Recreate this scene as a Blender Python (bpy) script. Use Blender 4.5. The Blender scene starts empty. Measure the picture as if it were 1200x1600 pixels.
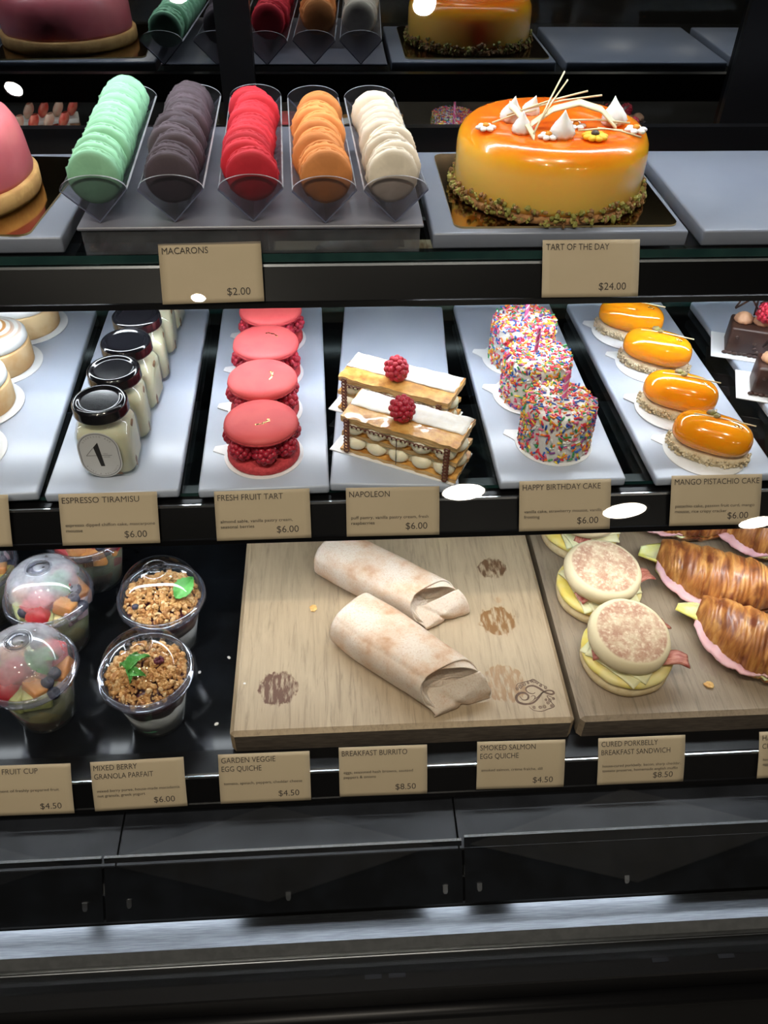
import bpy, bmesh, math, random
from mathutils import Vector, Matrix, noise

S = bpy.context.scene
COL = S.collection
PI = math.pi
rad = math.radians
rnd = random.Random(7)

# ---------------------------------------------------------------- camera
cam_d = bpy.data.cameras.new('camera')
cam = bpy.data.objects.new('camera', cam_d)
COL.objects.link(cam)
cam_d.sensor_fit = 'VERTICAL'
cam_d.sensor_height = 36.0
cam_d.lens = 36.0 * 1293.0 / 1600.0
cam_d.clip_start = 0.02
R0 = Vector((0.998128, -0.059165, 0.01549))
R1 = Vector((0.028393, 0.672592, 0.739469))
R2 = Vector((-0.054169, -0.737645, 0.673013))
cam.matrix_world = Matrix(((R0.x, R1.x, R2.x, 0.0), (R0.y, R1.y, R2.y, 0.0), (R0.z, R1.z, R2.z, 1.5), (0, 0, 0, 1)))
S.camera = cam

# ---------------------------------------------------------------- world, exposure, light levels
w = bpy.data.worlds.new('world')
S.world = w
w.use_nodes = True
w.node_tree.nodes['Background'].inputs[0].default_value = (0.9, 0.93, 1.0, 1)
w.node_tree.nodes['Background'].inputs[1].default_value = 0.03
S.view_settings.view_transform = 'Standard'
S.view_settings.look = 'None'
S.view_settings.gamma = 1.0
S.view_settings.exposure = 0.0
S.view_settings.use_curve_mapping = False
S.cycles.max_bounces = 12
S.cycles.diffuse_bounces = 4
S.cycles.glossy_bounces = 5
S.cycles.transmission_bounces = 6
S.cycles.transparent_max_bounces = 28
S.cycles.caustics_reflective = False
S.cycles.caustics_refractive = False
S.cycles.sample_clamp_indirect = 4.0
LED_TOP, LED_MID, LED_LOW = 80.0, 40.0, 30.0     # strip brightness, top to bottom
LED_COL = (0.88, 0.94, 1.0)
SPOT_NEAR, SPOT_FAR = 1650.0, 60.0                # ceiling downlights
LED_SILL_ADDED = 9.0
SPOT_COL = (1.0, 0.90, 0.76)


# ---------------------------------------------------------------- node materials
def _new(name):
    m = bpy.data.materials.new(name)
    m.use_nodes = True
    nt = m.node_tree
    return m, nt, nt.nodes['Principled BSDF'], nt.nodes['Material Output']


def rgba(c):
    return (c[0], c[1], c[2], 1.0)


def coords(nt, scale=(1, 1, 1), kind='Object'):
    tc = nt.nodes.new('ShaderNodeTexCoord')
    mp = nt.nodes.new('ShaderNodeMapping')
    mp.inputs['Scale'].default_value = scale
    nt.links.new(tc.outputs[kind], mp.inputs['Vector'])
    return mp.outputs['Vector']


def ntex(nt, vec, scale, detail=4.0, rough=0.55, dist=0.0):
    n = nt.nodes.new('ShaderNodeTexNoise')
    n.inputs['Scale'].default_value = scale
    n.inputs['Detail'].default_value = detail
    n.inputs['Roughness'].default_value = rough
    n.inputs['Distortion'].default_value = dist
    nt.links.new(vec, n.inputs['Vector'])
    return n.outputs['Fac']


def ramp(nt, fac, stops):
    r = nt.nodes.new('ShaderNodeValToRGB')
    el = r.color_ramp.elements
    el[0].position, el[0].color = stops[0][0], rgba(stops[0][1])
    el[1].position, el[1].color = stops[-1][0], rgba(stops[-1][1])
    for p, c in stops[1:-1]:
        e = el.new(p)
        e.color = rgba(c)
    nt.links.new(fac, r.inputs['Fac'])
    return r.outputs['Color']


def mix(nt, fac, a, b):
    m = nt.nodes.new('ShaderNodeMix')
    m.data_type = 'RGBA'
    for s, v in ((0, fac), (6, a), (7, b)):
        if isinstance(v, (int, float)):
            m.inputs[s].default_value = v
        elif isinstance(v, (tuple, list)):
            m.inputs[s].default_value = rgba(v)
        else:
            nt.links.new(v, m.inputs[s])
    return m.outputs[2]


def math_(nt, op, a, b=0.0, clamp=False):
    m = nt.nodes.new('ShaderNodeMath')
    m.operation = op
    m.use_clamp = clamp
    for i, v in enumerate((a, b)):
        if isinstance(v, (int, float)):
            m.inputs[i].default_value = v
        else:
            nt.links.new(v, m.inputs[i])
    return m.outputs[0]


def bump(nt, bsdf, height, strength, dist=0.001):
    b = nt.nodes.new('ShaderNodeBump')
    b.inputs['Strength'].default_value = strength
    b.inputs['Distance'].default_value = dist
    nt.links.new(height, b.inputs['Height'])
    nt.links.new(b.outputs['Normal'], bsdf.inputs['Normal'])


def mat(name, col, rough=0.5, col2=None, nscale=60.0, stops=(0.4, 0.6), metal=0.0, spec=0.5, coat=0.0,
        sss=0.0, sssr=(0.01, 0.005, 0.003), bmp=None, stretch=(1, 1, 1), detail=4.0, coat_rough=0.03):
    m, nt, b, out = _new(name)
    b.inputs['Roughness'].default_value = rough
    b.inputs['Metallic'].default_value = metal
    b.inputs['Specular IOR Level'].default_value = spec
    b.inputs['Coat Weight'].default_value = coat
    b.inputs['Coat Roughness'].default_value = coat_rough
    b.inputs['Base Color'].default_value = rgba(col)
    if sss:
        b.inputs['Subsurface Weight'].default_value = sss
        b.inputs['Subsurface Radius'].default_value = sssr
        b.inputs['Subsurface Scale'].default_value = 1.0
    if col2 is not None:
        v = coords(nt, stretch)
        c = ramp(nt, ntex(nt, v, nscale, detail), [(stops[0], col), (stops[1], col2)])
        nt.links.new(c, b.inputs['Base Color'])
    if bmp:
        v = coords(nt, stretch)
        bump(nt, b, ntex(nt, v, bmp[0], 5.0), bmp[1], bmp[2] if len(bmp) > 2 else 0.001)
    return m


def emis(name, col, strength):
    m = bpy.data.materials.new(name)
    m.use_nodes = True
    nt = m.node_tree
    nt.nodes.remove(nt.nodes['Principled BSDF'])
    e = nt.nodes.new('ShaderNodeEmission')
    e.inputs[0].default_value = rgba(col)
    e.inputs[1].default_value = strength
    nt.links.new(e.outputs[0], nt.nodes['Material Output'].inputs[0])
    return m


def clear(name, tint=(0.97, 0.98, 0.98), f0=0.045, rough=0.02, fog=0.0, fogcol=(0.85, 0.88, 0.92), gain=0.85, fog_ramp=None):
    """thin clear plastic or glass: see-through with a fresnel sheen, optional condensation"""
    m = bpy.data.materials.new(name)
    m.use_nodes = True
    nt = m.node_tree
    nt.nodes.remove(nt.nodes['Principled BSDF'])
    tr = nt.nodes.new('ShaderNodeBsdfTransparent')
    tr.inputs[0].default_value = rgba(tint)
    gl = nt.nodes.new('ShaderNodeBsdfGlossy')
    gl.inputs['Roughness'].default_value = rough
    gl.inputs['Color'].default_value = (1, 1, 1, 1)
    lw = nt.nodes.new('ShaderNodeLayerWeight')
    lw.inputs['Blend'].default_value = 0.5
    p = math_(nt, 'POWER', lw.outputs['Facing'], 5.0)
    f = math_(nt, 'MULTIPLY', p, gain)
    f = math_(nt, 'ADD', f, f0, True)
    base = tr.outputs[0]
    if fog:
        df = nt.nodes.new('ShaderNodeBsdfDiffuse')
        df.inputs['Color'].default_value = rgba(fogcol)
        tl = nt.nodes.new('ShaderNodeBsdfTranslucent')
        tl.inputs['Color'].default_value = rgba(fogcol)
        ad = nt.nodes.new('ShaderNodeMixShader')
        ad.inputs[0].default_value = 0.5
        nt.links.new(df.outputs[0], ad.inputs[1])
        nt.links.new(tl.outputs[0], ad.inputs[2])
        mx = nt.nodes.new('ShaderNodeMixShader')
        v = coords(nt)
        nz = ntex(nt, v, 55.0, 3.0)
        fac = math_(nt, 'MULTIPLY', nz, fog * 1.8, True)
        if fog_ramp:
            tc = nt.nodes.new('ShaderNodeTexCoord')
            sp = nt.nodes.new('ShaderNodeSeparateXYZ')
            nt.links.new(tc.outputs['Object'], sp.inputs[0])
            mr = nt.nodes.new('ShaderNodeMapRange')
            mr.inputs['From Min'].default_value = fog_ramp[0]
            mr.inputs['From Max'].default_value = fog_ramp[1]
            nt.links.new(sp.outputs['Z'], mr.inputs['Value'])
            fac = math_(nt, 'MULTIPLY', fac, mr.outputs[0], True)
        nt.links.new(fac, mx.inputs[0])
        nt.links.new(base, mx.inputs[1])
        nt.links.new(ad.outputs[0], mx.inputs[2])
        base = mx.outputs[0]
    mx = nt.nodes.new('ShaderNodeMixShader')
    nt.links.new(f, mx.inputs[0])
    nt.links.new(base, mx.inputs[1])
    nt.links.new(gl.outputs[0], mx.inputs[2])
    nt.links.new(mx.outputs[0], nt.nodes['Material Output'].inputs[0])
    return m


# ---------------------------------------------------------------- mesh helpers
def BM():
    return bmesh.new()


def _tf(vs, M):
    if M is not None:
        for v in vs:
            v.co = M @ v.co


def T(x=0, y=0, z=0, rx=0, ry=0, rz=0, s=1.0):
    M = Matrix.Translation((x, y, z)) @ Matrix.Rotation(rz, 4, 'Z') @ Matrix.Rotation(ry, 4, 'Y') @ Matrix.Rotation(rx, 4, 'X')
    if isinstance(s, (tuple, list)):
        return M @ Matrix.Diagonal((s[0], s[1], s[2], 1))
    return M @ Matrix.Scale(s, 4)


def box(bm, c, d, bev=0.0, seg=2, mi=0, M=None):
    r = bmesh.ops.create_cube(bm, size=1.0)
    vs = r['verts']
    for v in vs:
        v.co = Vector((v.co.x * d[0] + c[0], v.co.y * d[1] + c[1], v.co.z * d[2] + c[2]))
    fs = {f for v in vs for f in v.link_faces}
    if bev > 0:
        es = list({e for v in vs for e in v.link_edges})
        rr = bmesh.ops.bevel(bm, geom=es, offset=bev, segments=seg, profile=0.5, affect='EDGES')
        fs = set(rr['faces']) | {f for f in fs if f.is_valid}
        vs = list({v for f in fs for v in f.verts})
    for f in fs:
        f.material_index = mi
    _tf(vs, M)
    return vs


def lathe(bm, prof, seg=32, mi=0, M=None, wob=None, closed=False):
    """profile of (radius, height) turned about Z; wob(angle, r, z) may change the radius"""
    rings = []
    allv = []
    for r, z in prof:
        if r <= 1e-7:
            v = bm.verts.new((0, 0, z))
            rings.append([v])
            allv.append(v)
        else:
            ring = []
            for i in range(seg):
                a = 2 * PI * i / seg
                rr, zz = (r, z) if wob is None else wob(a, r, z)
                v = bm.verts.new((rr * math.cos(a), rr * math.sin(a), zz))
                ring.append(v)
            rings.append(ring)
            allv += ring
    prs = list(zip(rings, rings[1:]))
    if closed:
        prs.append((rings[-1], rings[0]))
    for a, b in prs:
        for i in range(seg):
            j = (i + 1) % seg
            if len(a) == 1 and len(b) == 1:
                continue
            if len(a) == 1:
                f = bm.faces.new((a[0], b[i], b[j]))
            elif len(b) == 1:
                f = bm.faces.new((a[i], b[0], a[j]))
            else:
                f = bm.faces.new((a[i], b[i], b[j], a[j]))
            f.material_index = mi
    _tf(allv, M)
    return allv


def tube(bm, pts, r, seg=8, mi=0, M=None, flat=1.0, cap=True, up=Vector((0, 0, 1))):
    pts = [Vector(p) for p in pts]
    n = len(pts)
    rs = r if isinstance(r, (list, tuple)) else [r] * n
    rings, allv = [], []
    for i, p in enumerate(pts):
        t = (pts[min(i + 1, n - 1)] - pts[max(i - 1, 0)])
        if t.length < 1e-9:
            t = Vector((1, 0, 0))
        t.normalize()
        u = up if abs(t.dot(up)) < 0.95 else Vector((1, 0, 0))
        s = t.cross(u).normalized()
        q = s.cross(t).normalized()
        ring = []
        for k in range(seg):
            a = 2 * PI * k / seg
            ring.append(bm.verts.new(p + s * math.cos(a) * rs[i] + q * math.sin(a) * rs[i] * flat))
        rings.append(ring)
        allv += ring
    for a, b in zip(rings, rings[1:]):
        for k in range(seg):
            j = (k + 1) % seg
            f = bm.faces.new((a[k], a[j], b[j], b[k]))
            f.material_index = mi
    if cap:
        for ring, rev in ((rings[0], True), (rings[-1], False)):
            f = bm.faces.new(ring[::-1] if rev else ring)
            f.material_index = mi
    _tf(allv, M)
    return allv


def ico(bm, rx, ry, rz, sub=2, mi=0, M=None, amp=0.0, freq=1.0, seed=0.0, power=None):
    r = bmesh.ops.create_icosphere(bm, subdivisions=sub, radius=1.0)
    vs = r['verts']
    for v in vs:
        d = v.co.normalized()
        k = 1.0 + (amp * noise.noise(d * freq + Vector((seed, seed * 1.7, -seed))) if amp else 0.0)
        if power:
            f = (abs(d.x) ** power + abs(d.y) ** power + abs(d.z) ** power) ** (-1.0 / power)
            d = d * f
        v.co = Vector((d.x * rx * k, d.y * ry * k, d.z * rz * k))
    for f in {f for v in vs for f in v.link_faces}:
        f.material_index = mi
    _tf(vs, M)
    return vs


def prism(bm, poly, h0, h1, mi=0, M=None, axis='Z'):
    """polygon (list of 2-tuples) extruded; axis Z: poly in XY; axis X: poly in YZ"""
    def P(p, h):
        return (p[0], p[1], h) if axis == 'Z' else (h, p[0], p[1])
    a = [bm.verts.new(P(p, h0)) for p in poly]
    b = [bm.verts.new(P(p, h1)) for p in poly]
    n = len(poly)
    fs = [bm.faces.new(a[::-1]), bm.faces.new(b)]
    for i in range(n):
        j = (i + 1) % n
        fs.append(bm.faces.new((a[i], a[j], b[j], b[i])))
    for f in fs:
        f.material_index = mi
    _tf(a + b, M)
    return fs


def grid(bm, fn, nu, nv, mi=0, thick=0.0, M=None, wrapv=False):
    """surface from fn(u, v) in 0..1; optional thickness along normals"""
    P = [[Vector(fn(i / nu, j / nv)) for j in range(nv + (0 if wrapv else 1))] for i in range(nu + 1)]
    mj = len(P[0])
    V = [[bm.verts.new(p) for p in row] for row in P]
    allv = [v for r in V for v in r]
    fs = []
    for i in range(nu):
        for j in range(mj if wrapv else mj - 1):
            k = (j + 1) % mj
            fs.append(bm.faces.new((V[i][j], V[i + 1][j], V[i + 1][k], V[i][k])))
    if thick:
        bm.normal_update()
        nrm = {v: v.normal.copy() for v in allv}
        W = {v: bm.verts.new(v.co - nrm[v] * thick) for v in allv}
        for f in list(fs):
            fs.append(bm.faces.new([W[v] for v in reversed(f.verts)]))
        edge = []
        for i in range(nu):
            edge.append((V[i][0], V[i + 1][0]))
            edge.append((V[i + 1][-1], V[i][-1]))
        for j in range(mj - 1):
            edge.append((V[0][j + 1], V[0][j]))
            edge.append((V[-1][j], V[-1][j + 1]))
        if not wrapv:
            for a, b in edge:
                fs.append(bm.faces.new((b, a, W[a], W[b])))
        allv += list(W.values())
    for f in fs:
        f.material_index = mi
    _tf(allv, M)
    return allv


def obj(name, bm, mats, parent=None, smooth=True, loc=None, rot=None, angle=None, **props):
    me = bpy.data.meshes.new(name)
    bmesh.ops.recalc_face_normals(bm, faces=bm.faces)
    bm.to_mesh(me)
    bm.free()
    for m in (mats if isinstance(mats, (list, tuple)) else [mats]):
        me.materials.append(m)
    if smooth and len(me.polygons):
        me.polygons.foreach_set('use_smooth', [True] * len(me.polygons))
        if angle:
            me.set_sharp_from_angle(angle=rad(angle))
    o = bpy.data.objects.new(name, me)
    COL.objects.link(o)
    if parent is not None:
        o.parent = parent
    if loc is not None:
        o.location = loc
    if rot is not None:
        o.rotation_euler = rot
    for k, v in props.items():
        o[k] = v
    return o


def thing(name, label, cat, loc=(0, 0, 0), rot=(0, 0, 0), group=None):
    o = bpy.data.objects.new(name, None)
    o.empty_display_size = 0.02
    COL.objects.link(o)
    o.location = loc
    o.rotation_euler = rot
    o['label'] = label
    o['category'] = cat
    if group:
        o['group'] = group
    return o


def tag(o, label, cat, group=None):
    o['label'] = label
    o['category'] = cat
    if group:
        o['group'] = group
    return o


def copy_tree(o, parent=None):
    c = o.copy()
    COL.objects.link(c)
    if parent is not None:
        c.parent = parent
    for ch in list(o.children):
        copy_tree(ch, c)
    return c


def dup(root, loc, rot=None, label=None):
    c = copy_tree(root)
    c.location = loc
    if rot is not None:
        c.rotation_euler = rot
    if label:
        c['label'] = label
    return c


def textbm(s, width=None, height=0.005, align='LEFT', offset=0.0):
    """flat lettering as a bmesh: cap height in metres, optionally fitted to a width"""
    cu = bpy.data.curves.new('lettering', 'FONT')
    cu.body = s
    cu.size = 1.0
    cu.offset = offset
    cu.resolution_u = 3
    o = bpy.data.objects.new('lettering', cu)
    COL.objects.link(o)
    dg = bpy.context.evaluated_depsgraph_get()
    dg.update()
    me = bpy.data.meshes.new_from_object(o.evaluated_get(dg))
    bpy.data.objects.remove(o)
    bpy.data.curves.remove(cu)
    bm = bmesh.new()
    bm.from_mesh(me)
    bpy.data.meshes.remove(me)
    if not bm.verts:
        return bm
    x0 = min(v.co.x for v in bm.verts)
    x1 = max(v.co.x for v in bm.verts)
    sy = height / 0.70
    sx = width / (x1 - x0) if width else sy
    ax = {'LEFT': x0, 'RIGHT': x1, 'CENTER': (x0 + x1) / 2}[align]
    for v in bm.verts:
        v.co = Vector(((v.co.x - ax) * sx, v.co.y * sy, 0))
    return bm


def add_bm(dst, src, M=None, mi=0):
    """append one bmesh to another"""
    mp = {}
    for v in src.verts:
        mp[v] = dst.verts.new(M @ v.co if M is not None else v.co)
    for f in src.faces:
        g = dst.faces.new([mp[v] for v in f.verts])
        g.material_index = mi
    src.free()

# ---------------------------------------------------------------- materials of the setting
M_black = mat('black_powder_coat', (0.003, 0.003, 0.0035), 0.28, spec=0.17, bmp=(900, 0.04))
M_fascia = mat('black_fascia', (0.004, 0.004, 0.0045), 0.38, spec=0.22, bmp=(700, 0.05))
M_blackgloss = mat('black_gloss_panel', (0.005, 0.0055, 0.0065), 0.11, (0.007, 0.008, 0.010), 30, spec=0.13)
M_slate = mat('slate_black_panel', (0.010, 0.011, 0.014), 0.34, (0.018, 0.020, 0.025), 18, spec=0.18)
M_steel = mat('brushed_steel', (0.30, 0.32, 0.36), 0.36, (0.42, 0.45, 0.50), 40, metal=1.0, stretch=(1, 25, 25), bmp=(300, 0.08))
M_grey = mat('grey_aluminium', (0.16, 0.165, 0.17), 0.42, metal=0.6, col2=(0.20, 0.205, 0.21), nscale=90)
M_trim = mat('silver_trim', (0.55, 0.57, 0.60), 0.25, metal=1.0)
M_glass = clear('front_glass', (0.985, 0.992, 0.99), 0.032, 0.0)
M_shelfglass = clear('shelf_glass', (0.87, 0.935, 0.915), 0.05, 0.01)
M_glassedge = mat('glass_edge', (0.010, 0.035, 0.034), 0.12, (0.018, 0.055, 0.05), 25)
M_mirror = mat('dark_mirror', (0.235, 0.245, 0.255), 0.015, metal=1.0)
M_floor = mat('dark_floor_tile', (0.05, 0.05, 0.05), 0.35, (0.08, 0.08, 0.08), 4)
M_ceil = mat('ceiling_paint', (0.10, 0.10, 0.10), 0.9, (0.12, 0.12, 0.12), 8)
M_wall = mat('dark_wall_paint', (0.05, 0.048, 0.045), 0.8, (0.06, 0.058, 0.055), 6)
M_rhomb = mat('grey_reflection_rhomb', (0.42, 0.41, 0.40), 0.7, (0.50, 0.49, 0.47), 5)


def struct(name, bm, m, **k):
    o = obj(name, bm, m, smooth=False, **k)
    o['kind'] = 'structure'
    return o


# ---------------------------------------------------------------- room
def slab(name, c, d, m):
    b = BM()
    box(b, c, d)
    return struct(name, b, m)


slab('floor', (0, -1.6, -0.05), (9.2, 7.2, 0.1), M_floor)
slab('ceiling', (0, -1.6, 2.75), (9.2, 7.2, 0.1), M_ceil)
slab('wall_back', (0, -5.1, 1.35), (9.0, 0.1, 2.7), M_wall)
slab('wall_front', (0, 1.85, 1.35), (9.0, 0.1, 2.7), M_wall)
slab('wall_left', (-4.55, -1.6, 1.35), (0.1, 6.9, 2.7), M_wall)
slab('wall_right', (4.55, -1.6, 1.35), (0.1, 6.9, 2.7), M_wall)
b = BM()
for cx in (-3.1, -0.55, 2.0):  # rhombs added on the unseen wall to give grey diamond reflections in the glass
    prism(b, [(cx - 1.15, 0.70), (cx, 0.40), (cx + 1.15, 0.70), (cx, 1.02)], 5.046, 5.03, M=T(rx=PI / 2))
struct('added_rhombs_1', b, M_rhomb)

# ceiling downlights, each a round can with a glowing lens
M_can = mat('white_can_trim', (0.6, 0.6, 0.6), 0.4)
M_near = emis('near_lamp_lens', SPOT_COL, SPOT_NEAR)
M_far = emis('far_lamp_lens', SPOT_COL, SPOT_FAR)
for (x, y, d, m, lab) in ((-0.51, -1.45, 0.050, M_near, 'small downlight mirrored over the macarons price card'),
                          (0.76, -3.42, 0.26, M_far, 'wide downlight mirrored beside the napoleon price card'),
                          (1.88, -3.81, 0.28, M_far, 'wide downlight mirrored beside the happy birthday cake card'),
                          (2.92, -4.11, 0.24, M_far, 'wide downlight mirrored under the mango pistachio cake card'),
                          (-0.85, -0.51, 0.042, M_near, 'small downlight mirrored above the strawberry slices'),
                          (-0.36, -0.23, 0.057, M_near, 'small downlight mirrored at the top over the green macarons'),
                          (0.25, -0.26, 0.057, M_near, 'small downlight mirrored at the top over the orange tart')):
    t = thing('ceiling_downlight', lab, 'ceiling light', (x, y, 2.7), group='ceiling downlights')
    b = BM()
    r = d / 2
    lathe(b, [(r, 0), (r * 1.18, 0), (r * 1.18, -0.006), (r, -0.004)], 32, closed=True)
    obj('trim_ring', b, M_can, t)
    b = BM()
    lathe(b, [(0, -0.003), (r * 0.6, -0.003), (r * 0.995, -0.002)], 32)
    obj('lens', b, m, t)

# ---------------------------------------------------------------- the refrigerated display case
X0, X1 = -0.80, 0.86
case = thing('display_case', 'black refrigerated pastry display case with slanted glass front and three levels', 'display case', (0.03, 0.6, 0))


def part(name, bm, m, smooth=False, parent=None, **k):
    o = obj(name, bm, m, parent or case, smooth=smooth, **k)
    if (parent or case) is case:
        o.location = (-0.03, -0.6, 0)
    return o


def bar(name, poly, m, x0=X0, x1=X1, parent=None):
    b = BM()
    prism(b, poly, x0, x1, axis='X')
    return part(name, b, m, parent=parent)


def rail(y, z, ytop, ztop):
    r = bar('shelf_rail', [(y - 0.0025, z - 0.0015), (y - 0.0005, z + 0.003), (y + 0.001, z + 0.0035), (ytop, ztop), (ytop + 0.004, ztop + 0.002),
                           (ytop + 0.03, ztop + 0.002), (ytop + 0.03, z + 0.006), (y + 0.012, z - 0.0015)], M_black)
    b = BM()
    prism(b, [(ytop - 0.0005, ztop + 0.0005), (ytop + 0.0005, ztop + 0.0025), (ytop + 0.002, ztop + 0.0025)], X0, X1, axis='X')
    t = obj('rail_trim', b, M_trim, r, smooth=False)


rail(0.678, 1.136, 0.6955, 1.164)
rail(0.567, 0.951, 0.5845, 0.979)
rail(0.424, 0.723, 0.4395, 0.7475)


def glass_shelf(y0, y1, ztop, th=0.008):
    b = BM()
    vs = box(b, ((X0 + X1) / 2, (y0 + y1) / 2, ztop - th / 2), (X1 - X0 - 0.01, y1 - y0, th))
    b.normal_update()
    for f in b.faces:
        f.material_index = 0 if abs(f.normal.z) > 0.5 else 1
    return part('glass_shelf', b, [M_shelfglass, M_glassedge])


glass_shelf(0.699, 0.945, 1.175)
glass_shelf(0.5985, 0.955, 0.985)
bar('rear_support_bar', [(0.974, 1.160), (0.974, 1.194), (0.986, 1.194), (0.986, 1.160)], M_black)
bar('rear_support_bar', [(0.958, 0.960), (0.958, 0.990), (0.970, 0.990), (0.970, 0.960)], M_black)


def led(y, z, strength, nm, spans=((X0 + 0.02, X1 - 0.02),), k=1.0):
    b = BM()
    for xa, xb in spans:
        prism(b, [(y + p * k, z + q * k) for p, q in ((-0.010, 0), (-0.010, 0.010), (0.010, 0.010), (0.010, 0), (0.0085, 0), (0.0085, 0.007), (-0.0085, 0.007), (-0.0085, 0))], xa, xb, axis='X')
    h = part('led_strip', b, M_grey)
    b = BM()
    for xa, xb in spans:
        prism(b, [(y + p * k, z + q * k) for p, q in ((-0.008, 0.0015), (-0.008, 0.0045), (0.008, 0.0045), (0.008, 0.0015))], xa + 0.004, xb - 0.004, axis='X')
    obj('diffuser', b, emis('led_' + nm, LED_COL, strength), h, smooth=False)


led(0.872, 1.515, LED_TOP, 'upper')
led(0.752, 1.126, LED_MID, 'middle')
led(0.603, 0.9405, LED_LOW, 'lower')
for sp_ in ((X0 + 0.02, -0.26), (-0.25, -0.11), (0.075, 0.125), (0.165, 0.335)):  # unseen strip segments, added behind the lip to brighten patches of the sill
    led(0.368, 0.668, LED_SILL_ADDED, 'sill', (sp_,), 0.5)

# back: two dark mirrored sliding doors with a black stile
for x0, x1 in ((X0, -0.125), (-0.085, 0.494)):
    b = BM()
    box(b, ((x0 + x1) / 2, 1.0895, 1.13), (x1 - x0, 0.005, 0.80))
    part('mirror_door', b, M_mirror)
bar('door_stile', [(1.078, 0.73), (1.078, 1.53), (1.094, 1.53), (1.094, 0.73)], M_black, -0.125, -0.085)
bar('door_stile', [(1.078, 0.73), (1.078, 1.53), (1.094, 1.53), (1.094, 0.73)], M_black, 0.494, X1)
# carcass
bar('rear_sill', [(1.075, 0.0), (1.075, 0.73), (1.10, 0.73), (1.10, 0.0)], M_black)
bar('top_panel', [(0.845, 1.530), (0.845, 1.56), (1.10, 1.56), (1.10, 1.530)], M_black)
for x in (X0 - 0.012, X1):
    b = BM()
    prism(b, [(0.28, 0.02), (0.28, 0.62), (0.84, 1.56), (1.10, 1.56), (1.10, 0.02)], x, x + 0.012, axis='X')
    part('end_panel', b, M_black)
bar('bottom_deck', [(0.444, 0.735), (0.444, 0.745), (1.075, 0.745), (1.075, 0.735)], M_blackgloss)
# lower front deck in three panels, lips with slots, steel sill
g1, g2 = -0.2245, 0.1085
for x0, x1 in ((X0, g1 - 0.001), (g1 + 0.001, g2 - 0.001), (g2 + 0.001, X1)):
    bar('lower_deck', [(0.374, 0.704), (0.374, 0.708), (0.480, 0.708), (0.480, 0.704)], M_slate, x0, x1)
g1, g2 = -0.2370, 0.1125
slots = {0: [(-0.255, 0.45)], 1: [(-0.213, 0.42), (-0.060, 0.44), (0.094, 0.50)], 2: [(0.128, 0.50), (0.276, 0.50)]}
for i, (x0, x1, dz) in enumerate(((X0, g1 - 0.0012, 0.0), (g1 + 0.0012, g2 - 0.0012, 0.0), (g2 + 0.0012, X1, 0.004))):
    ya, za, yb, zb = 0.381 + dz * 0.3, 0.712 + dz, 0.339, 0.665
    ym, zm = (ya + yb) / 2 - 0.002, (za + zb) / 2 - 0.0005
    lip = bar('lip_panel', [(ya, za), (ya - 0.0012, za - 0.0004), (ym, zm), (yb, zb), (yb + 0.001, zb - 0.001), (ym + 0.002, zm - 0.001), (ya + 0.0008, za - 0.0012)], M_blackgloss, x0, x1)
    b = BM()
    prism(b, [(ya + 0.001, za + 0.0006), (ya - 0.0014, za + 0.0002), (ya - 0.0010, za - 0.0010), (ya + 0.001, za - 0.0005)], x0, x1, axis='X')
    obj('edge_trim', b, M_trim, lip, smooth=False)
    for sx, t in slots[i]:
        b = BM()
        cy, cz = ym + (yb - ym) * t, zm + (zb - zm) * t
        a = math.atan2(zm - zb, ym - yb)
        poly = [(-0.0024, 0.004), (-0.0024, -0.0025), (-0.0012, -0.0045), (0.0012, -0.0045), (0.0024, -0.0025), (0.0024, 0.004)]
        prism(b, poly, 0.0, 0.0012, M=T(sx, cy, cz, rx=a))
        obj('slot', b, M_trim, lip, smooth=False)
bar('steel_sill', [(0.342, 0.6495), (0.312, 0.6602), (0.312, 0.6562), (0.342, 0.6455)], M_steel)
bar('sill_face', [(0.3119, 0.6600), (0.3052, 0.6490), (0.3052, 0.6385), (0.342, 0.6385), (0.342, 0.6454), (0.3119, 0.6561)], M_grey)
bar('front_fascia', [(0.345, 0.638), (0.2735, 0.638), (0.272, 0.6365), (0.272, 0.600), (0.276, 0.598), (0.276, 0.10), (0.345, 0.10)], M_fascia)
bar('gutter_wall', [(0.345, 0.10), (0.345, 0.6455), (0.349, 0.6455), (0.349, 0.10)], M_fascia)
bar('fascia_trim', [(0.3045, 0.6381), (0.3045, 0.6388), (0.3035, 0.6388), (0.3035, 0.6381)], M_trim)
b = BM()
tube(b, [(X0, 0.268, 0.590), (X1, 0.268, 0.590)], 0.0085, 20)
part('bumper', b, M_fascia, smooth=True)
bar('toe_kick', [(0.36, 0.0), (0.36, 0.10), (0.40, 0.10), (0.40, 0.0)], M_black)
for sx in (0.02, 0.043, 0.30, 0.366):
    b = BM()
    box(b, (sx, 0.2855, 0.6384), (0.016, 0.004, 0.0008))
    part('vent_slot', b, M_slate)
# slanted front glass
dz = (1.535 - 0.6385)
b = BM()
prism(b, [(0.2875, 0.6385), (0.2875 + dz * 0.6249, 1.535), (0.2875 + dz * 0.6249 + 0.007, 1.535), (0.2945, 0.6385)], X0, X1, axis='X')
b.normal_update()
for f in b.faces:
    f.material_index = 0 if abs(f.normal.y) > 0.5 else 1
part('front_glass', b, [M_glass, M_black])

# ---------------------------------------------------------------- trays, riser, boards
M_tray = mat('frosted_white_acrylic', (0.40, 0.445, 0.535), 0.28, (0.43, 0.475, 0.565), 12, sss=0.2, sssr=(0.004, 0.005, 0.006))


M_traytop = mat('thick_frosted_acrylic', (0.18, 0.20, 0.25), 0.28, (0.20, 0.22, 0.27), 12, sss=0.2, sssr=(0.004, 0.005, 0.006))


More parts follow.
